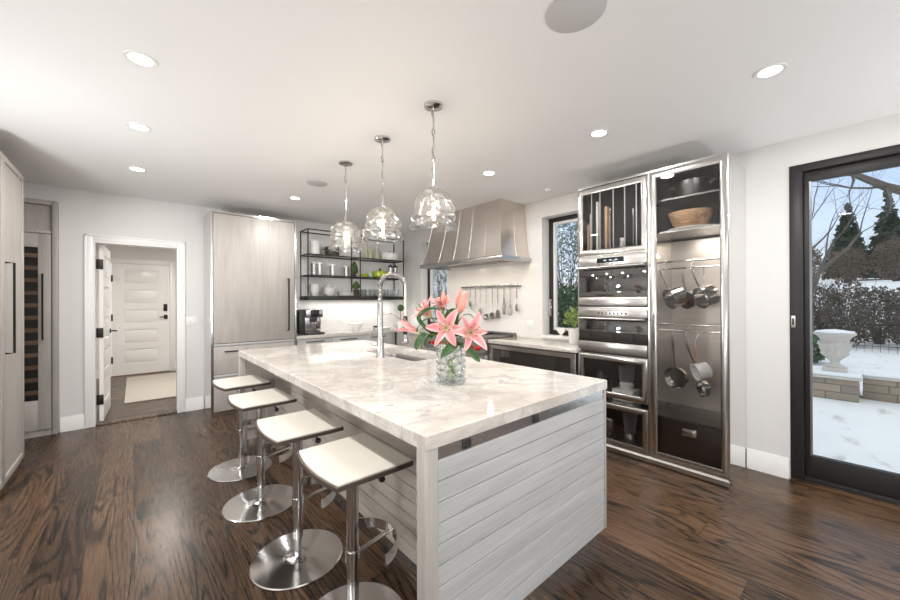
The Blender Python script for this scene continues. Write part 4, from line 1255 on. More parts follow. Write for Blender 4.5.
e3 = pan('saucepan', 'steel saucepan hanging at the right of the upper tower rail', 'pan', (3.46, 0.80, 1.410), 0.084, 0.10, 'chrome', 'satin_chrome', 0, 0, R(-42), R(-16), 0.165)
hook(e3, 3.44, 1.69, 'hook carrying the right saucepan on the upper tower rail')
e4 = pan('frying_pan', 'round steel frying pan hanging on the left of the lower tower rail', 'pan', (3.47, 1.045, 0.715), 0.088, 0.055, 'chrome', 'satin_chrome', 0, 0, R(-12), R(-4), 0.28)
hook(e4, 3.44, 1.160, 'hook carrying the frying pan on the lower tower rail')
e5 = pan('milk_pan', 'white enamel pan hanging at the right of the lower tower rail', 'pan', (3.42, 0.825, 0.815), 0.066, 0.095, 'white_ceramic', 'satin_chrome', 0, 0, R(-50), R(-14), 0.20)
hook(e5, 3.44, 1.160, 'hook carrying the white enamel pan on the lower tower rail')
e6 = pan('small_pan', 'small shallow steel pan hanging lowest in the tower, under the white pan', 'pan', (3.55, 0.865, 0.640), 0.066, 0.045, 'chrome', 'maple', 0, 0, R(-50), R(-6), 0.28)
hook(e6, 3.62, 1.095, 'hook on the rear lower rail carrying the small shallow pan')
for y, x, z, lab in ((1.125, 3.44, 1.69, 'empty hook at the far left of the upper front rail'), (0.925, 3.44, 1.69, 'empty hook between the saucepans on the upper front rail'), (0.90, 3.62, 1.645, 'empty hook on the upper rear rail between the saucepans'),
                     (1.13, 3.44, 1.16, 'empty hook at the far left of the lower front rail'), (0.93, 3.44, 1.16, 'empty hook left of the white pan on the lower front rail')):
    hook(Vector((x - 0.004, y, z - 0.085)), x, z, lab)

# small appliances behind the lower glass doors
t = thing('food_processor', 'white food processor with clear bowl behind the upper glass door', 'food processor', (3.42, 1.455, 0.4485))
B(3.33, 1.36, 0.4485, 3.50, 1.555, 0.555, 0.014).build('base', 'white_ceramic', t)
B(3.327, 1.40, 0.468, 3.331, 1.45, 0.478).build('switch', 'outlet_black', t)
MB().lathe([(0, 0.556), (0.055, 0.556), (0.062, 0.60), (0.045, 0.615), (0, 0.618)], (3.42, 1.455, 0), 28).build('bowl_base', 'white_ceramic', t)
MB().lathe([(0.050, 0.620), (0.062, 0.625), (0.070, 0.76), (0.066, 0.76), (0.058, 0.628)], (3.42, 1.455, 0), 28, closed=True).build('work_bowl', 'clear_glass', t)
t = thing('coffee_grinder', 'black cylindrical coffee grinder left of the white food processor', 'grinder', (3.45, 1.715, 0.4485))
MB().lathe([(0, 0), (0.048, 0), (0.050, 0.02), (0.044, 0.15), (0, 0.15)], (3.45, 1.715, 0.4485), 28).build('body', 'black_plastic', t)
MB().lathe([(0, 0.1505), (0.043, 0.1505), (0.040, 0.22), (0.028, 0.235), (0, 0.235)], (3.45, 1.715, 0.4485), 28).build('lid', 'dark_steel', t)
for y, h, lab in ((1.645, 0.20, 'tall dark bottle beside the black grinder in the glass cabinet'), (1.602, 0.16, 'short dark bottle nearest the white food processor')):
    t = thing('dark_bottle', lab, 'bottle', (3.42, y, 0.4485), 'dark bottles in the glass cabinet')
    MB().lathe([(0, 0), (0.017, 0), (0.018, h * 0.6), (0.008, h * 0.75), (0.008, h * 0.92), (0, h * 0.92)], (3.42, y, 0.4485), 18).build('body', 'black_plastic', t)
    MB().lathe([(0, h * 0.9205), (0.010, h * 0.9205), (0.010, h), (0, h)], (3.42, y, 0.4485), 16).build('cap', 'satin_chrome', t)
t = thing('toaster', 'silver toaster with round dial behind the lowest glass door', 'toaster', (3.45, 1.66, 0.0655))
B(3.36, 1.565, 0.075, 3.56, 1.775, 0.265, 0.025, 4).build('body', 'satin_chrome', t)
B(3.37, 1.575, 0.0655, 3.55, 1.765, 0.0745).build('foot', 'black_plastic', t)
MB().lathe([(0, 0), (0.022, 0), (0.020, 0.012), (0, 0.012)], (3.3595, 1.64, 0.16), 20, Matrix.Rotation(R(-90), 3, 'Y')).build('dial', 'outlet_black', t)
B(3.355, 1.70, 0.19, 3.3595, 1.74, 0.215, 0.001).build('lever', 'outlet_black', t)
t = thing('blender', 'glass jar blender behind the lowest glass door, right of the toaster', 'blender', (3.45, 1.44, 0.0655))
MB().lathe([(0, 0), (0.062, 0), (0.060, 0.03), (0.045, 0.075), (0, 0.075)], (3.45, 1.44, 0.0655), 28).build('base', 'satin_chrome', t)
MB().lathe([(0.040, 0.076), (0.046, 0.08), (0.066, 0.29), (0.062, 0.29), (0.042, 0.084)], (3.45, 1.44, 0.0655), 28, closed=True).build('jar', 'clear_glass', t)
MB().lathe([(0, 0.291), (0.067, 0.291), (0.062, 0.305), (0, 0.31)], (3.45, 1.44, 0.0655), 28).build('lid', 'black_plastic', t)

# ------------------------------------------------------------------ wall shelves over the back counter
SXA, SXM, SXB, SF, SBk = 1.883, 2.700, 3.515, 5.258, 5.568
t = thing('wall_shelf', 'black metal framed open shelf unit with glass shelves on the tiled wall', 'shelf', (2.7, 5.57, 1.386))
b = 0.007
for x in (SXA, SXM, SXB):
    for y in (SF, SBk - b - 0.0005):
        B(x - b, y - b, 1.4435, x + b, y + b, 2.415).build('post', 'black_metal', t)
fr = MB()
for z in (2.408, 2.048, 1.744):
    for y in (SF, SBk - b - 0.0005):
        for (xa, xb) in ((SXA + b, SXM - b), (SXM + b, SXB - b)):
            fr.box(xa, y - b, z - b, xb, y + b, z + b)
    for x in (SXA, SXM, SXB):
        fr.box(x - b, SF + b, z - b, x + b, SBk - 2 * b - 0.001, z + b)
fr.build('rails', 'black_metal', t)
B(SXA - 0.015, SF - 0.018, 1.386, SXB + 0.015, SBk + 0.006, 1.443, 0.003).build('bottom_shelf', 'black_metal', t)
led = B(SXA + 0.05, 5.40, 1.378, SXB - 0.05, 5.43, 1.3858).build('light_strip', 'white_plastic', t)
l_ = lamp('shelf_light', 'AREA', (2.70, 5.415, 1.374), 3.2, (1.0, 0.97, 0.93), 1.5, t)
l_.data.shape = 'RECTANGLE'; l_.data.size_y = 0.025
S1, S2, S0 = 1.7585, 2.0625, 1.4435
for z in (2.048, 1.744):
    B(SXA + b, SF + b, z + b + 0.0005, SXB - b, SBk - 2 * b, z + b + 0.0070).build('glass_shelf', 'shelf_glass', t)
def lth(name, prof, x, y, z, mat, label, cat, group=None, seg=28):
    return solo(name, MB().lathe(prof, (x, y, z), seg), mat, label, cat, group)
def cup_prof(r, h, th=0.004, taper=0.85):
    return [(0, 0), (r * taper, 0), (r, h), (r - th, h), (r * taper - th, th), (0, th)]
# top shelf
lth('storage_crock', cup_prof(0.072, 0.20, 0.006, 0.97), 2.045, 5.42, S2, 'white_ceramic', 'white cylindrical crock at left of the top shelf', 'crock')
t = thing('casserole', 'dark olive casserole pot right of the white crock on the top shelf', 'pot', (2.31, 5.42, S2))
MB().lathe([(0, 0), (0.095, 0), (0.108, 0.02), (0.112, 0.12), (0, 0.12)], (2.31, 5.42, S2), 32).build('body', 'olive_enamel', t)
l = MB().lathe([(0, 0.1205), (0.114, 0.1205), (0.108, 0.135), (0.03, 0.155), (0, 0.157)], (2.31, 5.42, S2), 32).build('lid', 'olive_enamel', t)
MB().lathe([(0, 0.1575), (0.008, 0.1575), (0.014, 0.172), (0, 0.176)], (2.31, 5.42, S2), 16).build('knob', 'black_metal', l)
for s_ in (-1, 1):
    B(2.31 + s_ * 0.111, 5.395, S2 + 0.085, 2.31 + s_ * 0.148, 5.445, S2 + 0.100, 0.005).build('handle', 'olive_enamel', t)
for x, h, lab in ((2.895, 0.24, 'leftmost pale green glass bottle on the top shelf, behind the pendants'), (2.965, 0.22, 'middle pale green bottle of the three on the top shelf'), (3.095, 0.20, 'right pale green glass bottle on the top shelf, nearest white dish')):
    lth('green_bottle', [(0, 0), (0.034, 0), (0.036, h * 0.35), (0.016, h * 0.68), (0.014, h * 0.95), (0.018, h), (0, h)], x, 5.42, S2, 'green_glaze', lab, 'bottle', 'pale green bottles')
t = thing('covered_dish', 'wide white lidded dish at right of the top shelf', 'dish', (3.34, 5.42, S2))
MB().lathe([(0, 0), (0.145, 0), (0.152, 0.01), (0.152, 0.105), (0, 0.105)], (3.34, 5.42, S2), 40).build('body', 'white_ceramic', t)
l = MB().lathe([(0, 0.1055), (0.156, 0.1055), (0.150, 0.125), (0, 0.132)], (3.34, 5.42, S2), 40).build('lid', 'white_ceramic', t)
MB().lathe([(0, 0.1325), (0.010, 0.1325), (0.020, 0.155), (0, 0.160)], (3.34, 5.42, S2), 16).build('knob', 'black_metal', l)
# middle shelf
for x, h, lab in ((2.022, 0.20, 'leftmost steel lidded canister on the middle shelf'), (2.112, 0.20, 'second steel canister from the left on the middle shelf'), (2.312, 0.185, 'steel canister near the centre of the middle shelf, third from left'), (2.537, 0.170, 'shortest steel canister, left of the green topiary cone')):
    t = thing('steel_canister', lab, 'canister', (x, 5.42, S1), 'canisters on the middle shelf')
    MB().lathe([(0, 0), (0.042, 0), (0.042, h * 0.86), (0, h * 0.86)], (x, 5.42, S1), 28).build('body', 'satin_chrome', t)
    MB().lathe([(0, h * 0.862), (0.044, h * 0.862), (0.044, h * 0.98), (0.038, h), (0, h)], (x, 5.42, S1), 28).build('lid', 'white_ceramic', t)
def topiary(name, label, x, y, z, r, h, potr, poth):
    t_ = thing(name, label, 'topiary', (x, y, z), 'topiary balls and cones')
    MB().lathe([(0, 0), (potr * 0.8, 0), (potr, poth), (0, poth)], (x, y, z), 20).build('pot', 'soil', t_)
    m = MB()
    m.lathe([(0, 0.0)] + [(r * math.sin(PI * min(1, 0.12 + 0.88 * k / 10)) ** 0.7 * (1.15 - 0.55 * k / 10), h * k / 10) for k in range(1, 10)] + [(0, h)], (x, y, z + poth + 0.0005), 22, None, lambda a, zz, rr: rr * 0.10 * math.sin(7 * a + 90 * zz))
    m.build('foliage', 'boxwood', t_)
topiary('topiary_cone', 'green topiary cone on the middle shelf beside the black post', 2.668, 5.40, S1, 0.062, 0.225, 0.035, 0.030)
topiary('topiary_cone', 'small green topiary on the bottom shelf beside the stacked plates', 2.655, 5.31, S0, 0.062, 0.135, 0.050, 0.110)
t = thing('yellow_bowl', 'small yellow green bowl left of the lime pot on middle shelf', 'bowl', (2.86, 5.42, S1))
MB().lathe(cup_prof(0.060, 0.055, 0.004, 0.55), (2.86, 5.42, S1), 28).build('body', 'lime_enamel', t)
lth('grey_bird', [(0, 0), (0.018, 0.004), (0.032, 0.035), (0.022, 0.070), (0.012, 0.085), (0.016, 0.105), (0, 0.118)], 2.955, 5.40, S1, 'grey_mesh', 'small grey figurine between yellow bowl and lime pot', 'figurine')
t = thing('dutch_oven', 'lime green lidded dutch oven on the middle shelf', 'pot', (3.15, 5.42, S1))
MB().lathe([(0, 0), (0.095, 0), (0.122, 0.03), (0.128, 0.085), (0, 0.085)], (3.15, 5.42, S1), 36).build('body', 'lime_enamel', t)
l = MB().lathe([(0, 0.0855), (0.130, 0.0855), (0.115, 0.108), (0.03, 0.128), (0, 0.130)], (3.15, 5.42, S1), 36).build('lid', 'lime_enamel', t)
MB().lathe([(0, 0.1305), (0.010, 0.1305), (0.022, 0.150), (0.018, 0.158), (0, 0.160)], (3.15, 5.42, S1), 18).build('knob', 'black_metal', l)
for s_ in (-1, 1):
    B(3.15 + s_ * 0.126, 5.38, S1 + 0.060, 3.15 + s_ * 0.160, 5.46, S1 + 0.078, 0.006).build('handle', 'lime_enamel', t)
for x, lab in ((3.355, 'left of two tall lidded glass jars at right of middle shelf'), (3.455, 'right of two tall lidded glass jars, next to the shelf end post')):
    t = thing('lidded_jar', lab, 'jar', (x, 5.42, S1), 'tall lidded jars')
    MB().lathe([(0, 0), (0.038, 0), (0.038, 0.19), (0.035, 0.19), (0.035, 0.004), (0, 0.004)], (x, 5.42, S1), 24).build('body', 'satin_chrome', t)
    l = MB().lathe([(0, 0.1905), (0.042, 0.1905), (0.040, 0.205), (0.015, 0.225), (0, 0.226)], (x, 5.42, S1), 24).build('lid', 'black_metal', t)
    MB().lathe([(0, 0.2265), (0.005, 0.2265), (0.009, 0.242), (0, 0.246)], (x, 5.42, S1), 12).build('knob', 'black_metal', l)
# bottom shelf: bowls, plates, glasses
def bowl_p(r, h): return [(0, 0), (r * 0.45, 0), (r * 0.8, h * 0.45), (r, h), (r - 0.005, h), (r * 0.76, h * 0.5), (0, 0.008)]
def stack(x, y, n, r, h, step, name, cat, lab, grp, mat='white_ceramic', z=S0):
    ords = ['lowest', 'second', 'third', 'fourth', 'fifth', 'sixth', 'seventh', 'eighth']
    for k in range(n):
        w = 'topmost' if k == n - 1 else ords[k] + (' from bottom' if k else '')
        lth(name, bowl_p(r, h), x, y, z + k * step, mat, '%s %s' % (w, lab), cat, grp)
stack(2.035, 5.42, 4, 0.075, 0.090, 0.030, 'white_bowl', 'bowl', 'white bowl in the tall stack at left end of bottom shelf', 'bowls stacked at left')
stack(2.265, 5.40, 3, 0.098, 0.065, 0.032, 'serving_bowl', 'bowl', 'wide white bowl in the middle stack on bottom shelf', 'wide bowls stacked')
for k, (x, y) in enumerate(((2.245, 5.40), (2.375, 5.47))):
    lth('white_mug', cup_prof(0.042, 0.085), x, y, S0 + (0.086 if k == 0 else 0), 'white_ceramic' if k else 'grey_mesh', ('white cup behind the wide bowls on the bottom shelf' if k else 'grey cup sitting in the wide bowls on bottom shelf'), 'cup')
lth('white_mug', cup_prof(0.045, 0.075), 2.375, 5.47, S0 + 0.0855, 'white_ceramic', 'white cup stacked on another cup beside the wide bowls', 'cup')
def plate_p(r): return [(0, 0), (r * 0.6, 0), (r, 0.014), (r, 0.018), (r * 0.62, 0.005), (0, 0.005)]
for k in range(6):
    w = ['lowest', 'second', 'third', 'fourth', 'fifth', 'topmost'][k]
    lth('dinner_plate', plate_p(0.135), 2.545 - 0.0, 5.42, S0 + k * 0.010, 'white_ceramic', '%s white plate of the stack left of the small topiary' % w, 'plate', 'stacked white plates', 36)
rows = ['front', 'back']
for j, y in enumerate((5.36, 5.49)):
    for k in range(9):
        x = 2.815 + k * 0.079
        pos = ['leftmost', 'second from left', 'third from left', 'fourth from left', 'middle fifth', 'fourth from right', 'third from right', 'second from right', 'rightmost'][k]
        lth('drinking_glass', [(0, 0), (0.026, 0), (0.032, 0.115), (0.0305, 0.115), (0.0245, 0.008), (0, 0.008)], x, y, S0, 'clear_glass', '%s clear drinking glass in the %s row on the bottom shelf' % (pos, rows[j]), 'glass', 'drinking glasses on the bottom shelf', 18)

# ------------------------------------------------------------------ on the back counter
Z = CTZ + 0.0005
t = thing('coffee_machine', 'silver and black coffee machine at left end of the back counter', 'coffee machine', (1.87, 5.27, Z))
B(1.715, 5.13, Z + 0.01, 1.800, 5.42, Z + 0.345, 0.012).build('water_tank', 'black_plastic', t)
B(1.802, 5.20, Z + 0.01, 2.045, 5.43, Z + 0.355, 0.012).build('body', 'satin_chrome', t)
B(1.802, 5.115, Z + 0.24, 2.045, 5.199, Z + 0.355, 0.010).build('head', 'satin_chrome', t)
B(1.865, 5.105, Z + 0.255, 1.985, 5.1145, Z + 0.345, 0.004).build('screen', 'display', t)
sp = B(1.890, 5.125, Z + 0.175, 1.960, 5.185, Z + 0.2395, 0.008).build('spout', 'black_plastic', t)
for x in (1.905, 1.945):
    MB().cyl((x, 5.150, Z + 0.1745), (x, 5.150, Z + 0.145), 0.007, 12).build('nozzle', 'chrome', sp)
MB().tube([(2.015, 5.16, Z + 0.24), (2.02, 5.14, Z + 0.19), (2.018, 5.14, Z + 0.12)], 0.005, 8).build('steam_wand', 'chrome', t)
B(1.802, 5.06, Z, 2.045, 5.199, Z + 0.028, 0.006).build('drip_tray', 'black_plastic', t)
lth('white_bowl', [(0, 0), (0.045, 0), (0.075, 0.04), (0.125, 0.115), (0.119, 0.115), (0.07, 0.045), (0, 0.008)], 2.66, 5.33, Z, 'white_ceramic', 'white bowl alone on the back counter under the shelves', 'bowl', None, 40)
t = thing('soap_tray', 'pale oval tray holding dark dishes on the back counter beside faucet', 'tray', (3.14, 5.36, Z))
MB().lathe([(0, 0), (0.13, 0), (0.16, 0.03), (0.155, 0.03), (0.125, 0.006), (0, 0.006)], (3.14, 5.36, Z), 40).build('body', 'white_ceramic', t)
for x, lab in ((3.02, 'left small black dish standing on the tray by the faucet'), (3.12, 'right small black dish standing on the tray by the faucet')):
    lth('black_dish', cup_prof(0.035, 0.045, 0.004, 0.8), x, 5.36, Z + 0.0065, 'black_plastic', lab, 'dish', 'black dishes on the tray')
t = thing('topiary_ball', 'round topiary ball on a stem standing on the back counter corner', 'topiary', (3.50, 5.33, Z))
MB().lathe([(0, 0), (0.045, 0), (0.060, 0.10), (0.052, 0.10), (0, 0.09)], (3.50, 5.33, Z), 24).build('pot', 'white_ceramic', t)
MB().tube([(3.50, 5.33, Z + 0.085), (3.503, 5.332, Z + 0.20), (3.50, 5.33, Z + 0.30)], 0.006, 8).build('stem', 'bark', t)
MB().ball((3.50, 5.33, Z + 0.345), 0.058, 3, 0.10).build('foliage', 'boxwood', t)
lth('round_vase', [(0, 0), (0.07, 0), (0.12, 0.06), (0.135, 0.13), (0.10, 0.22), (0.055, 0.26), (0.06, 0.285), (0.052, 0.285), (0.05, 0.26), (0.12, 0.13), (0, 0.02)], 3.52, 4.86, Z, 'white_ceramic', 'large round white vase on the counter corner behind the lilies', 'vase', None, 40)

# ------------------------------------------------------------------ by the right window
Zs = CTZ + 0.0005
t = thing('potted_plant', 'bushy green succulent in a white pot beside the window', 'plant', (3.60, 2.085, Zs))
MB().lathe([(0, 0), (0.052, 0), (0.066, 0.165), (0.060, 0.165), (0.050, 0.14), (0, 0.14)], (3.60, 2.085, Zs), 28).build('pot', 'white_ceramic', t)
MB().lathe([(0, 0.1405), (0.049, 0.1405), (0.049, 0.144), (0, 0.146)], (3.60, 2.085, Zs), 20).build('soil', 'soil', t)
lf = MB(); rnd = random.Random(5)
for k in range(170):
    a, q = rnd.uniform(0, 2 * PI), rnd.uniform(0, 1)
    rr = 0.085 * math.sqrt(q); zz = Zs + 0.20 + rnd.uniform(0, 0.19) * (1 - 0.5 * q)
    c = Vector((3.60 + rr * math.cos(a), 2.085 + rr * math.sin(a), zz))
    d_ = Vector((math.cos(a) * (0.3 + q), math.sin(a) * (0.3 + q), rnd.uniform(0.2, 1.0))).normalized()
    s_ = d_.orthogonal().normalized(); s_ = Matrix.Rotation(rnd.uniform(0, 6.28), 3, d_) @ s_
    n_ = d_.cross(s_) * 0.004
    L, W = rnd.uniform(0.025, 0.042), rnd.uniform(0.010, 0.016)
    lf.quad(c, c + d_ * L * 0.55 + s_ * W + n_, c + d_ * L, c + d_ * L * 0.55 - s_ * W + n_)
for k in range(12):
    a = rnd.uniform(0, 6.28)
    lf.tube([(3.60, 2.085, Zs + 0.14), (3.60 + 0.03 * math.cos(a), 2.085 + 0.03 * math.sin(a), Zs + 0.22), (3.60 + 0.06 * math.cos(a), 2.085 + 0.06 * math.sin(a), Zs + 0.30)], 0.003, 5)
lf.build('foliage', 'succulent', t, 0, False)
t = thing('heart_ornament', 'small white heart ornament on the sill of the right window', 'ornament', (XR + 0.03, 2.37, W1[2] + 0.0025))
hp = []
for k in range(40):
    a = 2 * PI * k / 40
    hp.append((2.37 + 0.0034 * 16 * math.sin(a) ** 3, W1[2] + 0.064 + 0.0034 * (13 * math.cos(a) - 5 * math.cos(2 * a) - 2 * math.cos(3 * a) - math.cos(4 * a))))
B(XR + 0.015, 2.345, W1[2] + 0.0025, XR + 0.050, 2.395, W1[2] + 0.013, 0.003).build('foot', 'white_ceramic', t)
MB().prism(hp, 'x', XR + 0.022, XR + 0.043).build('heart', 'white_ceramic', t)

# ------------------------------------------------------------------ utensil rail
UX = XR - 0.042
t = thing('utensil_rail', 'flat steel utensil rail on the tiled wall under the hood', 'rail', (UX, 3.46, 1.56))
B(UX - 0.003, 2.895, 1.548, UX + 0.003, 4.03, 1.575, 0.001).build('bar', 'satin_chrome', t)
for y in (3.00, 3.46, 3.92):
    MB().cyl((UX + 0.0032, y, 1.562), (XR - 0.0105, y, 1.562), 0.008, 12).build('bracket', 'satin_chrome', t)
def utensil(y, zb, kind, label):
    t_ = thing('cooking_' + kind, label, 'utensil', (UX - 0.012, y, zb), 'utensils hanging on the rail')
    x = UX - 0.012
    zt = 1.585
    m = MB().tube([(x + 0.026, y, zt - 0.026), (x + 0.024, y, zt - 0.004), (x + 0.012, y, zt), (x, y, zt - 0.006), (x - 0.003, y, zt - 0.03), (x, y, zb + 0.11)], 0.0035, 8)
    m.tube([(x - 0.001, y, 1.52), (x, y, 1.33 if zb < 1.2 else 1.40)], 0.0075, 10)
    m.build('handle', 'utensil_steel', t_)
    if kind == 'ladle':
        MB().lathe([(0, -0.040), (0.025, -0.034), (0.043, -0.012), (0.046, 0.0), (0.043, 0.0), (0.024, -0.030), (0, -0.036)], (x - 0.01, y, zb + 0.075), 24, Matrix.Rotation(R(-75), 3, 'Y')).build('bowl', 'utensil_steel', t_)
    elif kind == 'spoon':
        MB().ball((x, y, zb + 0.05), 0.05, 2, 0, (0.16, 0.55, 1.15)).build('spoon_bowl', 'utensil_steel', t_)
    elif kind == 'spatula':
        m = MB().prism([(y - 0.022, zb + 0.11), (y + 0.022, zb + 0.11), (y + 0.042, zb), (y - 0.042, zb)], 'x', x - 0.0015, x + 0.0015)
        m.build('blade', 'utensil_steel', t_)
    elif kind == 'skimmer':
        MB().lathe([(0, -0.008), (0.045, -0.002), (0.050, 0.004), (0.045, 0.002), (0, -0.005)], (x - 0.002, y, zb + 0.055), 24, Matrix.Rotation(R(-90), 3, 'Y')).build('disc', 'utensil_steel', t_)
    elif kind == 'fork':
        m = MB()
        for dy in (-0.014, 0.0, 0.014):
            m.tube([(x, y, zb + 0.11), (x, y + dy, zb + 0.09), (x - 0.004, y + dy, zb)], 0.003, 6)
        m.build('tines', 'utensil_steel', t_)
    elif kind == 'whisk':
        m = MB()
        for k in range(6):
            a = PI * k / 6
            m.tube([(x + 0.030 * math.cos(a) * math.sin(PI * j / 14) ** 0.8 * (1 if j <= 7 else 1), y + 0.0, 0) if False else
                    (x + math.cos(a) * w_, y + math.sin(a) * w_, zb + h_) for j, (w_, h_) in enumerate([(0.004, 0.15), (0.014, 0.12), (0.026, 0.07), (0.027, 0.035), (0.016, 0.008), (0.0, 0.0), (-0.016, 0.008), (-0.027, 0.035), (-0.026, 0.07), (-0.014, 0.12), (-0.004, 0.15)])], 0.0016, 5)
        m.build('wires', 'utensil_steel', t_)
    elif kind == 'tongs':
        m = MB()
        for s_ in (-1, 1):
            m.tube([(x, y + s_ * 0.004, zb + 0.22), (x, y + s_ * 0.018, zb + 0.10), (x, y + s_ * 0.012, zb)], [0.006, 0.007, 0.009], 6)
        m.build('arms', 'dark_steel', t_)
utensil(3.905, 1.36, 'fork', 'short steel fork, leftmost utensil on the rail')
utensil(3.815, 1.27, 'spoon', 'steel spoon second from the left on the rail')
utensil(3.712, 1.23, 'fork', 'long steel fork third from the left on the rail')
utensil(3.612, 1.16, 'spoon', 'long steel spoon fourth from the left on the rail')
utensil(3.496, 1.065, 'ladle', 'steel ladle hanging lowest near the middle of the rail')
utensil(3.383, 1.10, 'skimmer', 'round flat steel skimmer right of the ladle')
utensil(3.285, 1.13, 'spatula', 'flared steel spatula right of the skimmer on the rail')
utensil(3.173, 1.18, 'tongs', 'dark tongs between spatula and whisk on the rail')
utensil(3.066, 1.17, 'whisk', 'wire balloon whisk second from the right on the rail')
utensil(2.959, 1.23, 'spoon', 'narrow steel spoon at the right end of the rail')
# ------------------------------------------------------------------ crystal vase with lilies
VX, VY, VZ = 1.275, 1.459, 0.9305
rtv, cav = Vector((0.754, -0.657, 0)), Vector((-0.657, -0.754, 0))
def vp(a, z, d=0.0):
    return Vector((VX, VY, 0)) + rtv * a + cav * d + Vector((0, 0, z))
def hob(a, z, r):
    if r < 0.06: return 0
    zz = (z) / 0.034
    sh = 0.5 * (math.floor(zz) % 2)
    q = (a / (2 * PI) * 13 + sh) % 1 - 0.5
    w = (zz % 1) - 0.5
    return 0.012 * max(0, 1 - (q * q + w * w) * 4.6) ** 0.6
prof = [(0.0, 0.0), (0.066, 0.0)]
for k in range(62):
    prof.append((0.0675, 0.004 + k * 0.0032))
prof += [(0.066, 0.204), (0.061, 0.204)]
for k in range(12):
    prof.append((0.0585, 0.196 - k * 0.0165))
prof += [(0.0, 0.014)]
vs = MB().lathe(prof, (VX, VY, VZ), 128, None, hob)
solo('crystal_vase', vs, 'crystal', 'cylindrical cut glass vase of lilies on the island', 'vase', None, 50)
WATER = None

def petal(parent, base, ax, side, L, W, phi0, phi1, twist=0.0, curl=0.25):
    m = MB(); nu, nv = 14, 8
    ax = ax.normalized(); side = (side - ax * side.dot(ax)).normalized(); wv = ax.cross(side)
    me_uv = []
    p = Vector(base); rows = []
    for i in range(nu + 1):
        u = i / nu
        ph = R(phi0 + (phi1 - phi0) * u ** 1.25)
        t = ax * math.cos(ph) + side * math.sin(ph)
        n = side * math.cos(ph) - ax * math.sin(ph)
        if i: p = p + t * (L / nu)
        w = W * (max(0.0, math.sin(PI * min(1.0, 0.10 + 0.90 * u ** 0.85)))) ** 0.75
        w = max(w, 0.0015)
        row = []
        for j in range(nv + 1):
            v = j / nv * 2 - 1
            q = p + wv * (v * w) + n * (-curl * w * v * v + 0.05 * w * math.sin(u * 13 + v * 2 + twist) * abs(v)) - n * (-0.10 * w * (1 - abs(v)) ** 3)
            row.append(m.bm.verts.new(q)); me_uv.append((u, v, 0))
        rows.append(row)
    for i in range(nu):
        for j in range(nv):
            m.bm.faces.new((rows[i][j], rows[i + 1][j], rows[i + 1][j + 1], rows[i][j + 1]))
    o = m.build('petal', 'petal', parent, 180, False)
    at = o.data.attributes.new('petal_uv', 'FLOAT_VECTOR', 'POINT')
    at.data.foreach_set('vector', [c for q in me_uv for c in q])
    return o
def flower(parent, base, ax, L, W, phi0, phi1, spin=0.0, stamens=True):
    ax = ax.normalized(); s0 = ax.orthogonal().normalized()
    for k in range(6):
        sd = Matrix.Rotation(R(60 * k + spin), 3, ax) @ s0
        inner = k % 2
        petal(parent, base, ax, sd, L * (1.04 if inner else 1.0) * (0.93 + 0.14 * ((k * 7 + spin) % 5) / 5), W * (0.92 if inner else 0.66), phi0 + (0 if inner else 4), phi1 + (14 if not inner else 0) + ((k * 11 + spin) % 7 - 3) * 5, k * 1.7)
    if stamens:
        st = MB(); an = MB()
        for k in range(6):
            sd = Matrix.Rotation(R(60 * k + 30 + spin), 3, ax) @ s0
            a = base + ax * L * 0.15; b_ = base + ax * L * 0.45 + sd * L * 0.10; c = base + ax * L * 0.66 + sd * L * 0.22
            st.tube([a, b_, c], 0.0011, 5)
            w = ax.cross(sd)
            an.tube([c - w * 0.007, c, c + w * 0.007], [0.001, 0.0024, 0.001], 6)
        st.tube([base + ax * L * 0.1, base + ax * L * 0.85], 0.0016, 6)
        s_ = st.build('stamens', 'stem_green', parent)
        an.build('anthers', 'anther', s_)
def bud(parent, base, ax, L, r, mat='bud_pink'):
    ax = ax.normalized(); q = ax.to_track_quat('Z', 'Y').to_matrix()
    pr = [(0, 0)] + [(r * math.sin(PI * (k / 14) ** 0.85) ** 0.8 + 0.001, L * k / 14) for k in range(1, 14)] + [(0, L)]
    MB().lathe(pr, base, 24, q, lambda a, z, rr: rr * 0.10 * math.cos(3 * a)).build('bud', mat, parent, 60)
def leaf(parent, pts, W, up=None):
    m = MB(); P_ = [Vector(p) for p in pts]; n = len(P_)
    # smooth the path
    Q = []
    for i in range(n - 1):
        p0, p1, p2, p3 = P_[max(i - 1, 0)], P_[i], P_[i + 1], P_[min(i + 2, n - 1)]
        for k in range(5):
            t = k / 5
            Q.append(0.5 * ((2 * p1) + (p2 - p0) * t + (2 * p0 - 5 * p1 + 4 * p2 - p3) * t * t + (3 * p1 - p0 - 3 * p2 + p3) * t ** 3))
    Q.append(P_[-1]); N = len(Q); rows = []
    up = Vector(up) if up else cav
    for i, p in enumerate(Q):
        u = i / (N - 1)
        t = (Q[min(i + 1, N - 1)] - Q[max(i - 1, 0)]).normalized()
        s_ = t.cross(up)
        if s_.length < 1e-4: s_ = t.orthogonal()
        s_.normalize(); nn = s_.cross(t)
        w = max(W * math.sin(PI * (0.06 + 0.94 * u)) ** 0.8, 0.0008)
        rows.append([m.bm.verts.new(p + s_ * (v * w) + nn * (0.35 * w * abs(v))) for v in (-1, -0.5, 0, 0.5, 1)])
    for A, B_ in zip(rows, rows[1:]):
        for j in range(4): m.bm.faces.new((A[j], B_[j], B_[j + 1], A[j + 1]))
    m.build('leaf', 'leaf_green', parent, 180, False)
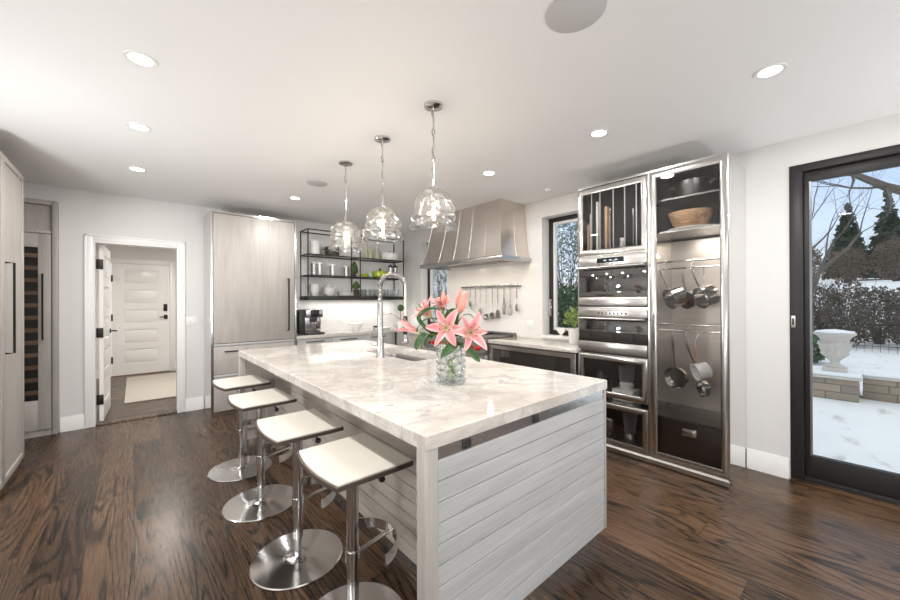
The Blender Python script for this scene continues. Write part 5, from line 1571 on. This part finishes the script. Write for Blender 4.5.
def lily(label, bx, top, mid=None):
    """bx = (a, d) foot inside the vase; top = point where the flower starts"""
    f = vp(bx[0], VZ + 0.020, bx[1]); 
    t_ = thing('lily_stem', label, 'flower', f, 'pink lilies in the vase')
    rim = vp(bx[0] * -0.6, VZ + 0.20, bx[1] * -0.6)
    m_ = mid or (rim + (top - rim) * 0.5 + Vector((0, 0, 0.015)))
    pts_ = [f, f.lerp(rim, 0.5), rim, m_, top]
    MB().tube(pts_, [0.0038, 0.0038, 0.0036, 0.0032, 0.0034], 8).build('stem', 'stem_green', t_)
    return t_
# right, fully open, facing the viewer and to the right
tp = vp(0.085, 1.195, 0.045)
t = lily('fully open pink lily at the right of the bouquet', (-0.030, -0.02), tp)
flower(t, tp, (rtv * 0.45 + cav * 0.85 + Vector((0, 0, 0.30))), 0.135, 0.030, 28, 98, 12)
leaf(t, [vp(0.03, 1.15, 0.05), vp(0.07, 1.135, 0.07), vp(0.11, 1.10, 0.08), vp(0.135, 1.07, 0.075), vp(0.15, 1.055, 0.07)], 0.017)
# centre, open, facing the viewer, slightly downwards
tp = vp(-0.020, 1.225, 0.055)
t = lily('open pale pink lily in the middle with drooping petals', (0.020, 0.02), tp)
flower(t, tp, (cav * 0.95 + rtv * -0.12 + Vector((0, 0, 0.18))), 0.128, 0.027, 30, 122, 40)
leaf(t, [vp(0.03, 1.165, 0.06), vp(0.015, 1.145, 0.085), vp(-0.02, 1.115, 0.10), vp(-0.05, 1.083, 0.10)], 0.024)
# upper left, seen from the side
tp = vp(-0.105, 1.285, 0.01)
t = lily('salmon pink lily at upper left of the bouquet, petals upright', (0.030, -0.03), tp)
flower(t, tp, (rtv * -0.62 + cav * 0.25 + Vector((0, 0, 0.62))), 0.125, 0.030, 14, 82, 0)
leaf(t, [vp(-0.03, 1.25, 0.02), vp(-0.07, 1.275, 0.04), vp(-0.13, 1.27, 0.06), vp(-0.165, 1.235, 0.065), vp(-0.175, 1.205, 0.06)], 0.014, (0, 0, 1))
leaf(t, [vp(-0.04, 1.20, 0.0), vp(-0.09, 1.195, 0.02), vp(-0.125, 1.16, 0.04), vp(-0.135, 1.13, 0.04)], 0.012)
# behind, half open with an upright bud
tp = vp(-0.045, 1.315, -0.07)
t = lily('salmon lily behind the middle one with an upright bud above', (0.0, -0.035), tp)
flower(t, tp, (rtv * -0.10 + cav * 0.45 + Vector((0, 0, 0.7))), 0.105, 0.026, 12, 78, 20)
q = vp(-0.042, 1.335, -0.055)
MB().tube([vp(-0.03, 1.25, -0.05), q], 0.0025, 6).build('bud_stalk', 'stem_green', t)
bud(t, q, Vector((0.02, 0, 1)), 0.090, 0.014)
leaf(t, [vp(-0.02, 1.24, 0.0), vp(-0.02, 1.285, 0.02), vp(0.0, 1.315, 0.03), vp(0.03, 1.325, 0.03)], 0.013)
# low left, half-open pale bloom pointing left
tp = vp(-0.165, 1.205, 0.045)
t = lily('pale half open lily pointing left from the vase', (0.035, 0.0), tp, vp(-0.09, 1.19, 0.035))
flower(t, tp, (rtv * -0.90 + cav * 0.25 + Vector((0, 0, 0.38))), 0.125, 0.020, 10, 26, 15, False)
leaf(t, [vp(-0.13, 1.20, 0.04), vp(-0.155, 1.18, 0.06), vp(-0.175, 1.14, 0.065), vp(-0.178, 1.115, 0.06)], 0.016)
leaf(t, [vp(-0.10, 1.20, 0.03), vp(-0.135, 1.235, 0.06), vp(-0.165, 1.285, 0.07), vp(-0.12, 1.325, 0.07), vp(-0.06, 1.33, 0.06)], 0.011)
# upper right: tall buds
tp = vp(0.045, 1.295, 0.0)
t = lily('tall pair of closed pink lily buds at upper right', (-0.02, 0.03), tp)
bud(t, tp, (rtv * 0.32 + Vector((0, 0, 1)) + cav * 0.15), 0.135, 0.021)
q = vp(0.030, 1.335, -0.03)
MB().tube([vp(0.035, 1.24, -0.01), q], 0.0025, 6).build('bud_stalk', 'stem_green', t)
bud(t, q, (rtv * 0.25 + Vector((0, 0, 1))), 0.11, 0.012)
leaf(t, [vp(0.03, 1.23, 0.03), vp(0.06, 1.285, 0.04), vp(0.10, 1.295, 0.05), vp(0.125, 1.26, 0.05), vp(0.135, 1.225, 0.045)], 0.012, (0, 0, 1))
leaf(t, [vp(0.02, 1.20, 0.02), vp(0.03, 1.255, 0.03), vp(0.02, 1.30, 0.04), vp(-0.03, 1.325, 0.05)], 0.012)
leaf(t, [vp(0.02, 1.25, 0.0), vp(0.06, 1.32, -0.02), vp(0.11, 1.325, -0.01), vp(0.14, 1.295, 0.0)], 0.010, (0, 0, 1))

# ------------------------------------------------------------------ outside
GZ = -0.15
mb = MB(); nx, ny = 60, 50
gx = [-40 + 58 * i / 14 for i in range(15)] + [18 + 0.4 * i for i in range(1, 16)] + [24 + 56 * i / 20 for i in range(1, 21)]
gy = [-45 + 90 * j / 44 for j in range(45)]
def hz(x, y):
    if x <= 19.4: return GZ
    u = min(1, (x - 19.4) / 2.8)
    return GZ + 2.15 * u * u * (3 - 2 * u) + 0.055 * max(0, x - 22) + 0.06 * math.sin(x * 0.7 + y * 0.9) * u
rows = [[mb.bm.verts.new((x, y, hz(x, y))) for y in gy] for x in gx]
for i in range(len(gx) - 1):
    for j in range(len(gy) - 1):
        mb.bm.faces.new((rows[i][j], rows[i + 1][j], rows[i + 1][j + 1], rows[i][j + 1]))
o = struct('snow_ground', mb, 'snow_ground', 180)

# stone seat wall with a pier and an urn
t = thing('stone_pier', 'square stone wall pier capped with snow under the urn', 'wall', (8.3, 0.34, GZ))
B(7.98, 0.08, GZ - 0.02, 8.62, 0.60, 0.165, 0.012).build('masonry', 'ashlar', t)
B(7.95, 0.05, 0.1655, 8.65, 0.63, 0.205, 0.010).build('capstone', 'urn_stone', t)
B(7.95, 0.05, 0.2055, 8.65, 0.63, 0.245, 0.018, 3).build('snow_cap', 'snow', t)
t = thing('garden_wall', 'low stone seat wall under snow running right of the urn', 'wall', (8.75, -3.0, GZ))
B(8.36, -6.5, GZ - 0.02, 8.95, 0.045, 0.165, 0.012).build('masonry', 'ashlar', t)
B(8.33, -6.5, 0.1655, 8.98, 0.0475, 0.200, 0.010).build('capstone', 'urn_stone', t)
B(8.33, -6.5, 0.2005, 8.98, 0.0475, 0.240, 0.018, 3).build('snow_cap', 'snow', t)
t = thing('garden_urn', 'carved pale stone urn on the snowy pier outside', 'urn', (8.30, 0.335, 0.2455))
B(8.165, 0.200, 0.2455, 8.435, 0.470, 0.300, 0.008).build('plinth', 'urn_stone', t)
MB().lathe([(0, 0.055), (0.1025, 0.055), (0.1066, 0.075), (0.0615, 0.105), (0.0533, 0.145), (0.0902, 0.195), (0.1394, 0.25), (0.1517, 0.275), (0.1353, 0.295), (0.1599, 0.355), (0.1763, 0.42), (0.1599, 0.445), (0.1681, 0.50), (0.2009, 0.545), (0.2337, 0.565), (0.2378, 0.595), (0.2148, 0.600), (0.1640, 0.57), (0, 0.55)], (8.30, 0.335, 0.2455), 48, None,
           lambda a, z, r: (0.030 * (abs(math.sin(5 * a)) - 0.4) * math.sin(PI * (z - 0.19) / 0.25) if 0.19 < z < 0.44 else 0.0)).build('bowl', 'urn_stone', t)
m = MB()
for k in range(8):
    a0 = 2 * PI * k / 8
    m.tube([(8.30 + 0.178 * math.cos(a0 + q), 0.335 + 0.178 * math.sin(a0 + q), 0.2455 + 0.455 - 0.05 * math.sin(PI * i / 6)) for i, q in enumerate([j * 2 * PI / 48 for j in range(7)])], 0.014, 8)
m.build('swag', 'urn_stone', t)
MB().lathe([(0, 0.592), (0.16, 0.5935), (0.225, 0.6015), (0.21, 0.620), (0.10, 0.640), (0, 0.65)], (8.30, 0.335, 0.2455), 32).build('snow_cap', 'snow', t)

# fence
t = thing('garden_fence', 'dark low rail fence across the snowy lawn', 'fence', (15.8, -1, GZ))
m = MB()
for z in (0.02, 0.62): m.box(15.78, -7, z, 15.79, 8, z + 0.02)
for k in range(100):
    m.box(15.781, -7 + k * 0.15, GZ, 15.789, -6.992 + k * 0.15, 0.66)
m.build('rails', 'black_metal', t)
for k in range(6):
    B(15.765, -7 + k * 3, GZ - 0.02, 15.805, -6.96 + k * 3, 0.72).build('post', 'black_metal', t)

def leaf_cloud(c, rx, ry, rz, n, s, seed, cone=False, mb=None, hollow=0.35):
    rnd = random.Random(seed); m = mb or MB()
    for k in range(n):
        while True:
            x, y, z = rnd.uniform(-1, 1), rnd.uniform(-1, 1), rnd.uniform(-1, 1)
            q = x * x + y * y + z * z
            if cone:
                lim = (1 - z) / 2
                layer = 0.72 + 0.28 * ((z * 6) % 1.0) 
                if x * x + y * y < (lim * (1.72 - layer)) ** 2: break
            elif hollow < q < 1: break
        p = Vector((c[0] + x * rx, c[1] + y * ry, c[2] + z * rz))
        d_ = Vector((x, y, z * 0.5 + rnd.uniform(-0.6, 0.6))); d_ = (d_ + Vector((rnd.uniform(-.7, .7), rnd.uniform(-.7, .7), rnd.uniform(-.7, .7)))).normalized()
        sd = Matrix.Rotation(rnd.uniform(0, 6.28), 3, d_) @ d_.orthogonal().normalized()
        L, W = s * rnd.uniform(0.7, 1.5), s * rnd.uniform(0.25, 0.5)
        m.quad(p - d_ * L * 0.5, p + sd * W, p + d_ * L * 0.5, p - sd * W)
    return m
def branches(m, p, d, L, r, depth, rnd, spread=0.75, lift=0.15, kids=3):
    pts_, rs = [p], [r]
    q, dd = p.copy(), d.copy()
    for k in range(4):
        dd = (dd + Vector((rnd.uniform(-.22, .22), rnd.uniform(-.22, .22), rnd.uniform(-.12, .22)))).normalized()
        q = q + dd * L / 4
        pts_.append(q.copy()); rs.append(r * (1 - 0.16 * (k + 1)))
    m.tube(pts_, rs, 6 if depth > 1 else 4, False)
    if depth <= 0: return
    for k in range(kids):
        i = rnd.choice((2, 3, 4, 4)) if k else 4
        a = Vector((rnd.uniform(-1, 1), rnd.uniform(-1, 1), rnd.uniform(-.4, .9))) * spread
        nd = (dd + a + Vector((0, 0, lift))).normalized()
        branches(m, pts_[i].copy(), nd, L * rnd.uniform(0.58, 0.80), rs[i] * 0.66, depth - 1, rnd, spread, lift, kids)
def bare_tree(loc, h, r, seed, label, depth=4, mat='bark', group='bare trees outside', lean=(0, 0)):
    rnd = random.Random(seed)
    t_ = thing('bare_tree', label, 'tree', loc, group)
    p = Vector(loc) - Vector((0, 0, 0.05))
    d = Vector((lean[0], lean[1], 1)).normalized()
    top = p + d * h * 0.33
    MB().tube([p, p + d * h * 0.16 + Vector((0.02 * h * rnd.uniform(-1, 1), 0.02 * h * rnd.uniform(-1, 1), 0)), top], [r * 1.25, r, r * 0.85], 10).build('trunk', mat, t_)
    m = MB()
    for k in range(4):
        a = rnd.uniform(0, 6.28)
        branches(m, top - d * h * 0.03 * k, (d + Vector((math.cos(a), math.sin(a), 0.2)) * 0.75).normalized(), h * 0.26, r * 0.62, depth, rnd)
    m.build('branches', mat, t_)
    return t_
def bush(loc, rx, ry, h, n, s, seed, label, mat, group, twigs=20):
    t_ = thing('garden_shrub', label, 'shrub', loc, group)
    rnd = random.Random(seed)
    leaf_cloud((loc[0], loc[1], loc[2] + h * 0.52), rx, ry, h * 0.52, n, s, seed).build('foliage', mat, t_, 0, False)
    m = MB()
    for k in range(twigs):
        a = rnd.uniform(0, 6.28); q = rnd.uniform(0.3, 1.05)
        e = Vector((loc[0] + rx * q * math.cos(a), loc[1] + ry * q * math.sin(a), loc[2] + h * rnd.uniform(0.55, 1.08)))
        b_ = Vector((loc[0] + rnd.uniform(-.1, .1), loc[1] + rnd.uniform(-.1, .1), loc[2] - 0.03))
        m.tube([b_, b_.lerp(e, 0.5) + Vector((rnd.uniform(-.1, .1), rnd.uniform(-.1, .1), 0.1)), e], [0.012, 0.008, 0.003], 5)
    m.build('twigs', 'bark', t_)
    return t_
# twiggy hedge behind the fence, seen through the sliding door
HP = [('brown twiggy shrub behind the dark fence at the left edge of the glass', 17.2, 1.75), ('brown twiggy shrub behind the fence just right above the urn', 17.2, 0.42), ('brown twiggy shrub behind the fence near the right picture edge', 17.3, -0.95), ('brown twiggy shrub beyond the right picture edge', 17.2, -2.3),
      ('brown twiggy shrub in the second row directly behind the urn', 18.9, 1.12), ('brown twiggy shrub in the second row right of the urn', 18.9, -0.25), ('brown twiggy shrub in the second row beyond the right edge', 18.9, -1.65), ('brown twiggy shrub in the second row hidden left of the glass', 18.9, 2.5)]
for k, (lab, x, y) in enumerate(HP):
    bush((x, y, hz(x, y)), 0.62, 0.70, 1.72 + 0.16 * ((k * 2) % 3), 2000, 0.085, 40 + k, lab, 'hedge_leaf', 'twiggy shrubs behind the fence', 40)
bush((12.2, 0.95, GZ), 0.55, 0.45, 0.75, 900, 0.10, 60, 'low green shrub on the snow behind the urn', 'evergreen', 'shrubs in the garden', 10)
# conifers and woods on the rise
def conifer(loc, h, w, seed, label):
    t_ = thing('conifer', label, 'tree', loc, 'conifers on the rise')
    leaf_cloud((loc[0], loc[1], loc[2] + h * 0.54), w, w, h * 0.50, 2300, 0.24, seed, True).build('foliage', 'conifer', t_, 0, False)
    MB().tube([(loc[0], loc[1], loc[2] - 0.1), (loc[0], loc[1], loc[2] + h * 0.95)], [0.16, 0.03], 8).build('trunk', 'bark', t_)
conifer((27.0, 0.62, hz(27.0, 0.62)), 4.1, 1.0, 71, 'dark conifer at left of the pair beyond the snowy slope')
conifer((27.6, -0.70, hz(27.6, -.70)), 4.4, 1.05, 72, 'dark conifer at right of the pair beyond the snowy slope')
conifer((29.5, -2.4, hz(29.5, -2.4)), 5.0, 1.2, 73, 'dark conifer beyond the right picture edge')
for k, (x, y, h, lab) in enumerate(((23.2, 1.9, 1.75, 'brown thicket shrub at the left end of the snowy bank'), (23.4, 0.55, 1.55, 'brown thicket shrub on the bank in front of left conifer'), (23.2, -0.8, 1.7, 'brown thicket shrub on the bank in front of right conifer'), (23.3, -2.2, 1.8, 'brown thicket shrub on the bank beyond the right edge'), (23.5, 3.3, 1.8, 'brown thicket shrub on the bank hidden left of the glass'))):
    bush((x, y, hz(x, y)), 0.62, 0.72, h, 1100, 0.10, 140 + k, lab, 'thicket', 'brown thicket on the snowy bank', 70)
bare_tree((14.5, 1.10, GZ), 6.5, 0.10, 81, 'slender bare tree rising left behind the urn', 5, 'bark')
WD = [(31.0, 1.7, 'leftmost bare tree of the brown wood, nearest the slope'), (31.5, -0.2, 'bare tree between the two conifers on the hill'), (31.0, -2.0, 'bare tree right of the conifers, beyond the frame'), (34.5, 2.6, 'bare tree at left in the second row of the brown wood'), (34.5, 0.75, 'bare tree behind the left conifer'), (35.0, -1.3, 'bare tree behind the right conifer'),
      (38.5, 1.7, 'bare tree at left in the farthest row of the wood'), (38.5, -0.1, 'bare tree in the middle of the farthest row of the wood'), (39.0, 3.6, 'bare tree at the far left end of the wood'), (38.5, -2.4, 'bare tree at the right end of the farthest row')]
for k, (x, y, lab) in enumerate(WD):
    bare_tree((x, y, hz(x, y)), 3.0 + (k * 13 % 5) * 0.25, 0.07, 100 + k, lab, 5, 'pale_bark', 'brown wood on the hill')
# overhanging limb of a big tree to the right
t = thing('bare_tree', 'big bare tree whose thick limb crosses the sky at the top of the door', 'tree', (9.6, -2.6, GZ), 'bare trees outside')
MB().tube([(9.6, -2.6, GZ - 0.05), (9.55, -2.5, 1.2), (9.5, -2.3, 2.2)], [0.24, 0.19, 0.17], 12).build('trunk', 'bark', t)
rnd = random.Random(9)
m = MB()
limb = [Vector(p) for p in ((9.5, -2.35, 2.1), (9.35, -1.5, 2.55), (9.1, -0.7, 2.86), (9.0, -0.2, 3.15), (9.0, 0.15, 3.45), (9.05, 0.6, 3.6), (9.1, 1.3, 3.8))]
m.tube(limb, [0.13, 0.10, 0.075, 0.06, 0.045, 0.03, 0.012], 10, False)
for i, p in enumerate(limb[1:6]):
    for k in range(3):
        branches(m, p.copy(), Vector((rnd.uniform(-.6, .6), rnd.uniform(-.3, 1), rnd.uniform(-0.5, 0.9))).normalized(), 0.75, 0.020, 2, rnd, 0.8, 0.0)
m.build('limb', 'bark', t)
m = MB()
for k in range(3):
    branches(m, Vector((9.5, -2.3, 2.15)), Vector((rnd.uniform(-.5, .8), rnd.uniform(-1, .1), 1)).normalized(), 1.6, 0.09, 3, rnd)
m.build('branches', 'bark', t)
# outside the two kitchen windows
bush((6.15, 3.75, GZ), 0.62, 0.75, 1.75, 4200, 0.075, 91, 'green leafy shrub close outside the right kitchen window', 'evergreen', 'shrubs in the garden', 40)
bush((7.8, 4.75, GZ), 0.9, 1.0, 3.5, 7000, 0.060, 92, 'tall twiggy shrub farther outside the right kitchen window', 'frost_leaf', 'shrubs in the garden', 60)
bush((7.3, 8.6, GZ), 0.9, 0.9, 2.9, 3500, 0.065, 93, 'frosty grey shrub outside the left kitchen window by the hood', 'frost_leaf', 'shrubs in the garden', 60)
# hall lamp, out of view beyond the doorway
t = thing('flush_lamp', 'round flush ceiling lamp in the back hall above the rug', 'ceiling light', (0.5, 7.2, 2.45))
MB().lathe([(0, -0.05), (0.10, -0.045), (0.13, -0.02), (0.135, -0.0005), (0, -0.0005)], (0.5, 7.2, 2.45), 32).build('diffuser', 'can_glow', t)
lamp('hall_light', 'AREA', (0.5, 7.2, 2.45 - 0.056), 30.0, (1.0, 0.95, 0.89), 0.26, t)
# added floor lamps, all out of view, to brighten ceiling and back wall
def fill_uplighter(x, y, w, label, aim):
    t_ = thing('fill_lamp', label, 'floor lamp', (x, y, 0), 'added fill lamps out of view')
    MB().lathe([(0, 0.0005), (0.15, 0.0005), (0.15, 0.02), (0.02, 0.035), (0, 0.035)], (x, y, 0), 32).build('base', 'black_metal', t_)
    MB().cyl((x, y, 0.03), (x, y, 1.20), 0.012, 14).build('pole', 'black_metal', t_)
    d_ = (Vector((aim[0] - x, aim[1] - y, 0)).normalized() * math.sin(R(aim[2])) + Vector((0, 0, math.cos(R(aim[2])))))
    q = d_.to_track_quat('Z', 'Y').to_matrix()
    MB().lathe([(0.0, -0.005), (0.05, 0.0), (0.20, 0.11), (0.196, 0.112), (0.05, 0.01), (0, 0.005)], (x, y, 1.21), 36, q).build('lamp_shade', 'white_ceramic', t_)
    l_ = lamp('fill_light', 'AREA', Vector((x, y, 1.21)) + d_ * 0.105, w, (0.975, 0.985, 1.0), 0.34, t_)
    l_.rotation_euler = (-d_).to_track_quat('Z', 'Y').to_euler()
fill_uplighter(-1.15, 0.7, FILL_W * 0.42, 'added fill lamp by the left wall, out of view left of the camera', (2.6, 5.0, 68))
fill_uplighter(-1.15, 2.9, FILL_W * 0.70, 'added fill lamp beside the left window, out of view', (2.2, 5.0, 76))
fill_uplighter(1.3, -2.5, FILL_W * 1.3, 'added unseen fill lamp in front of the wide window behind the camera', (1.6, 4.0, 46))
fill_uplighter(3.35, -0.85, FILL_W * 0.22, 'added fill lamp beside the sliding door, out of view at right', (1.6, 3.0, 30))
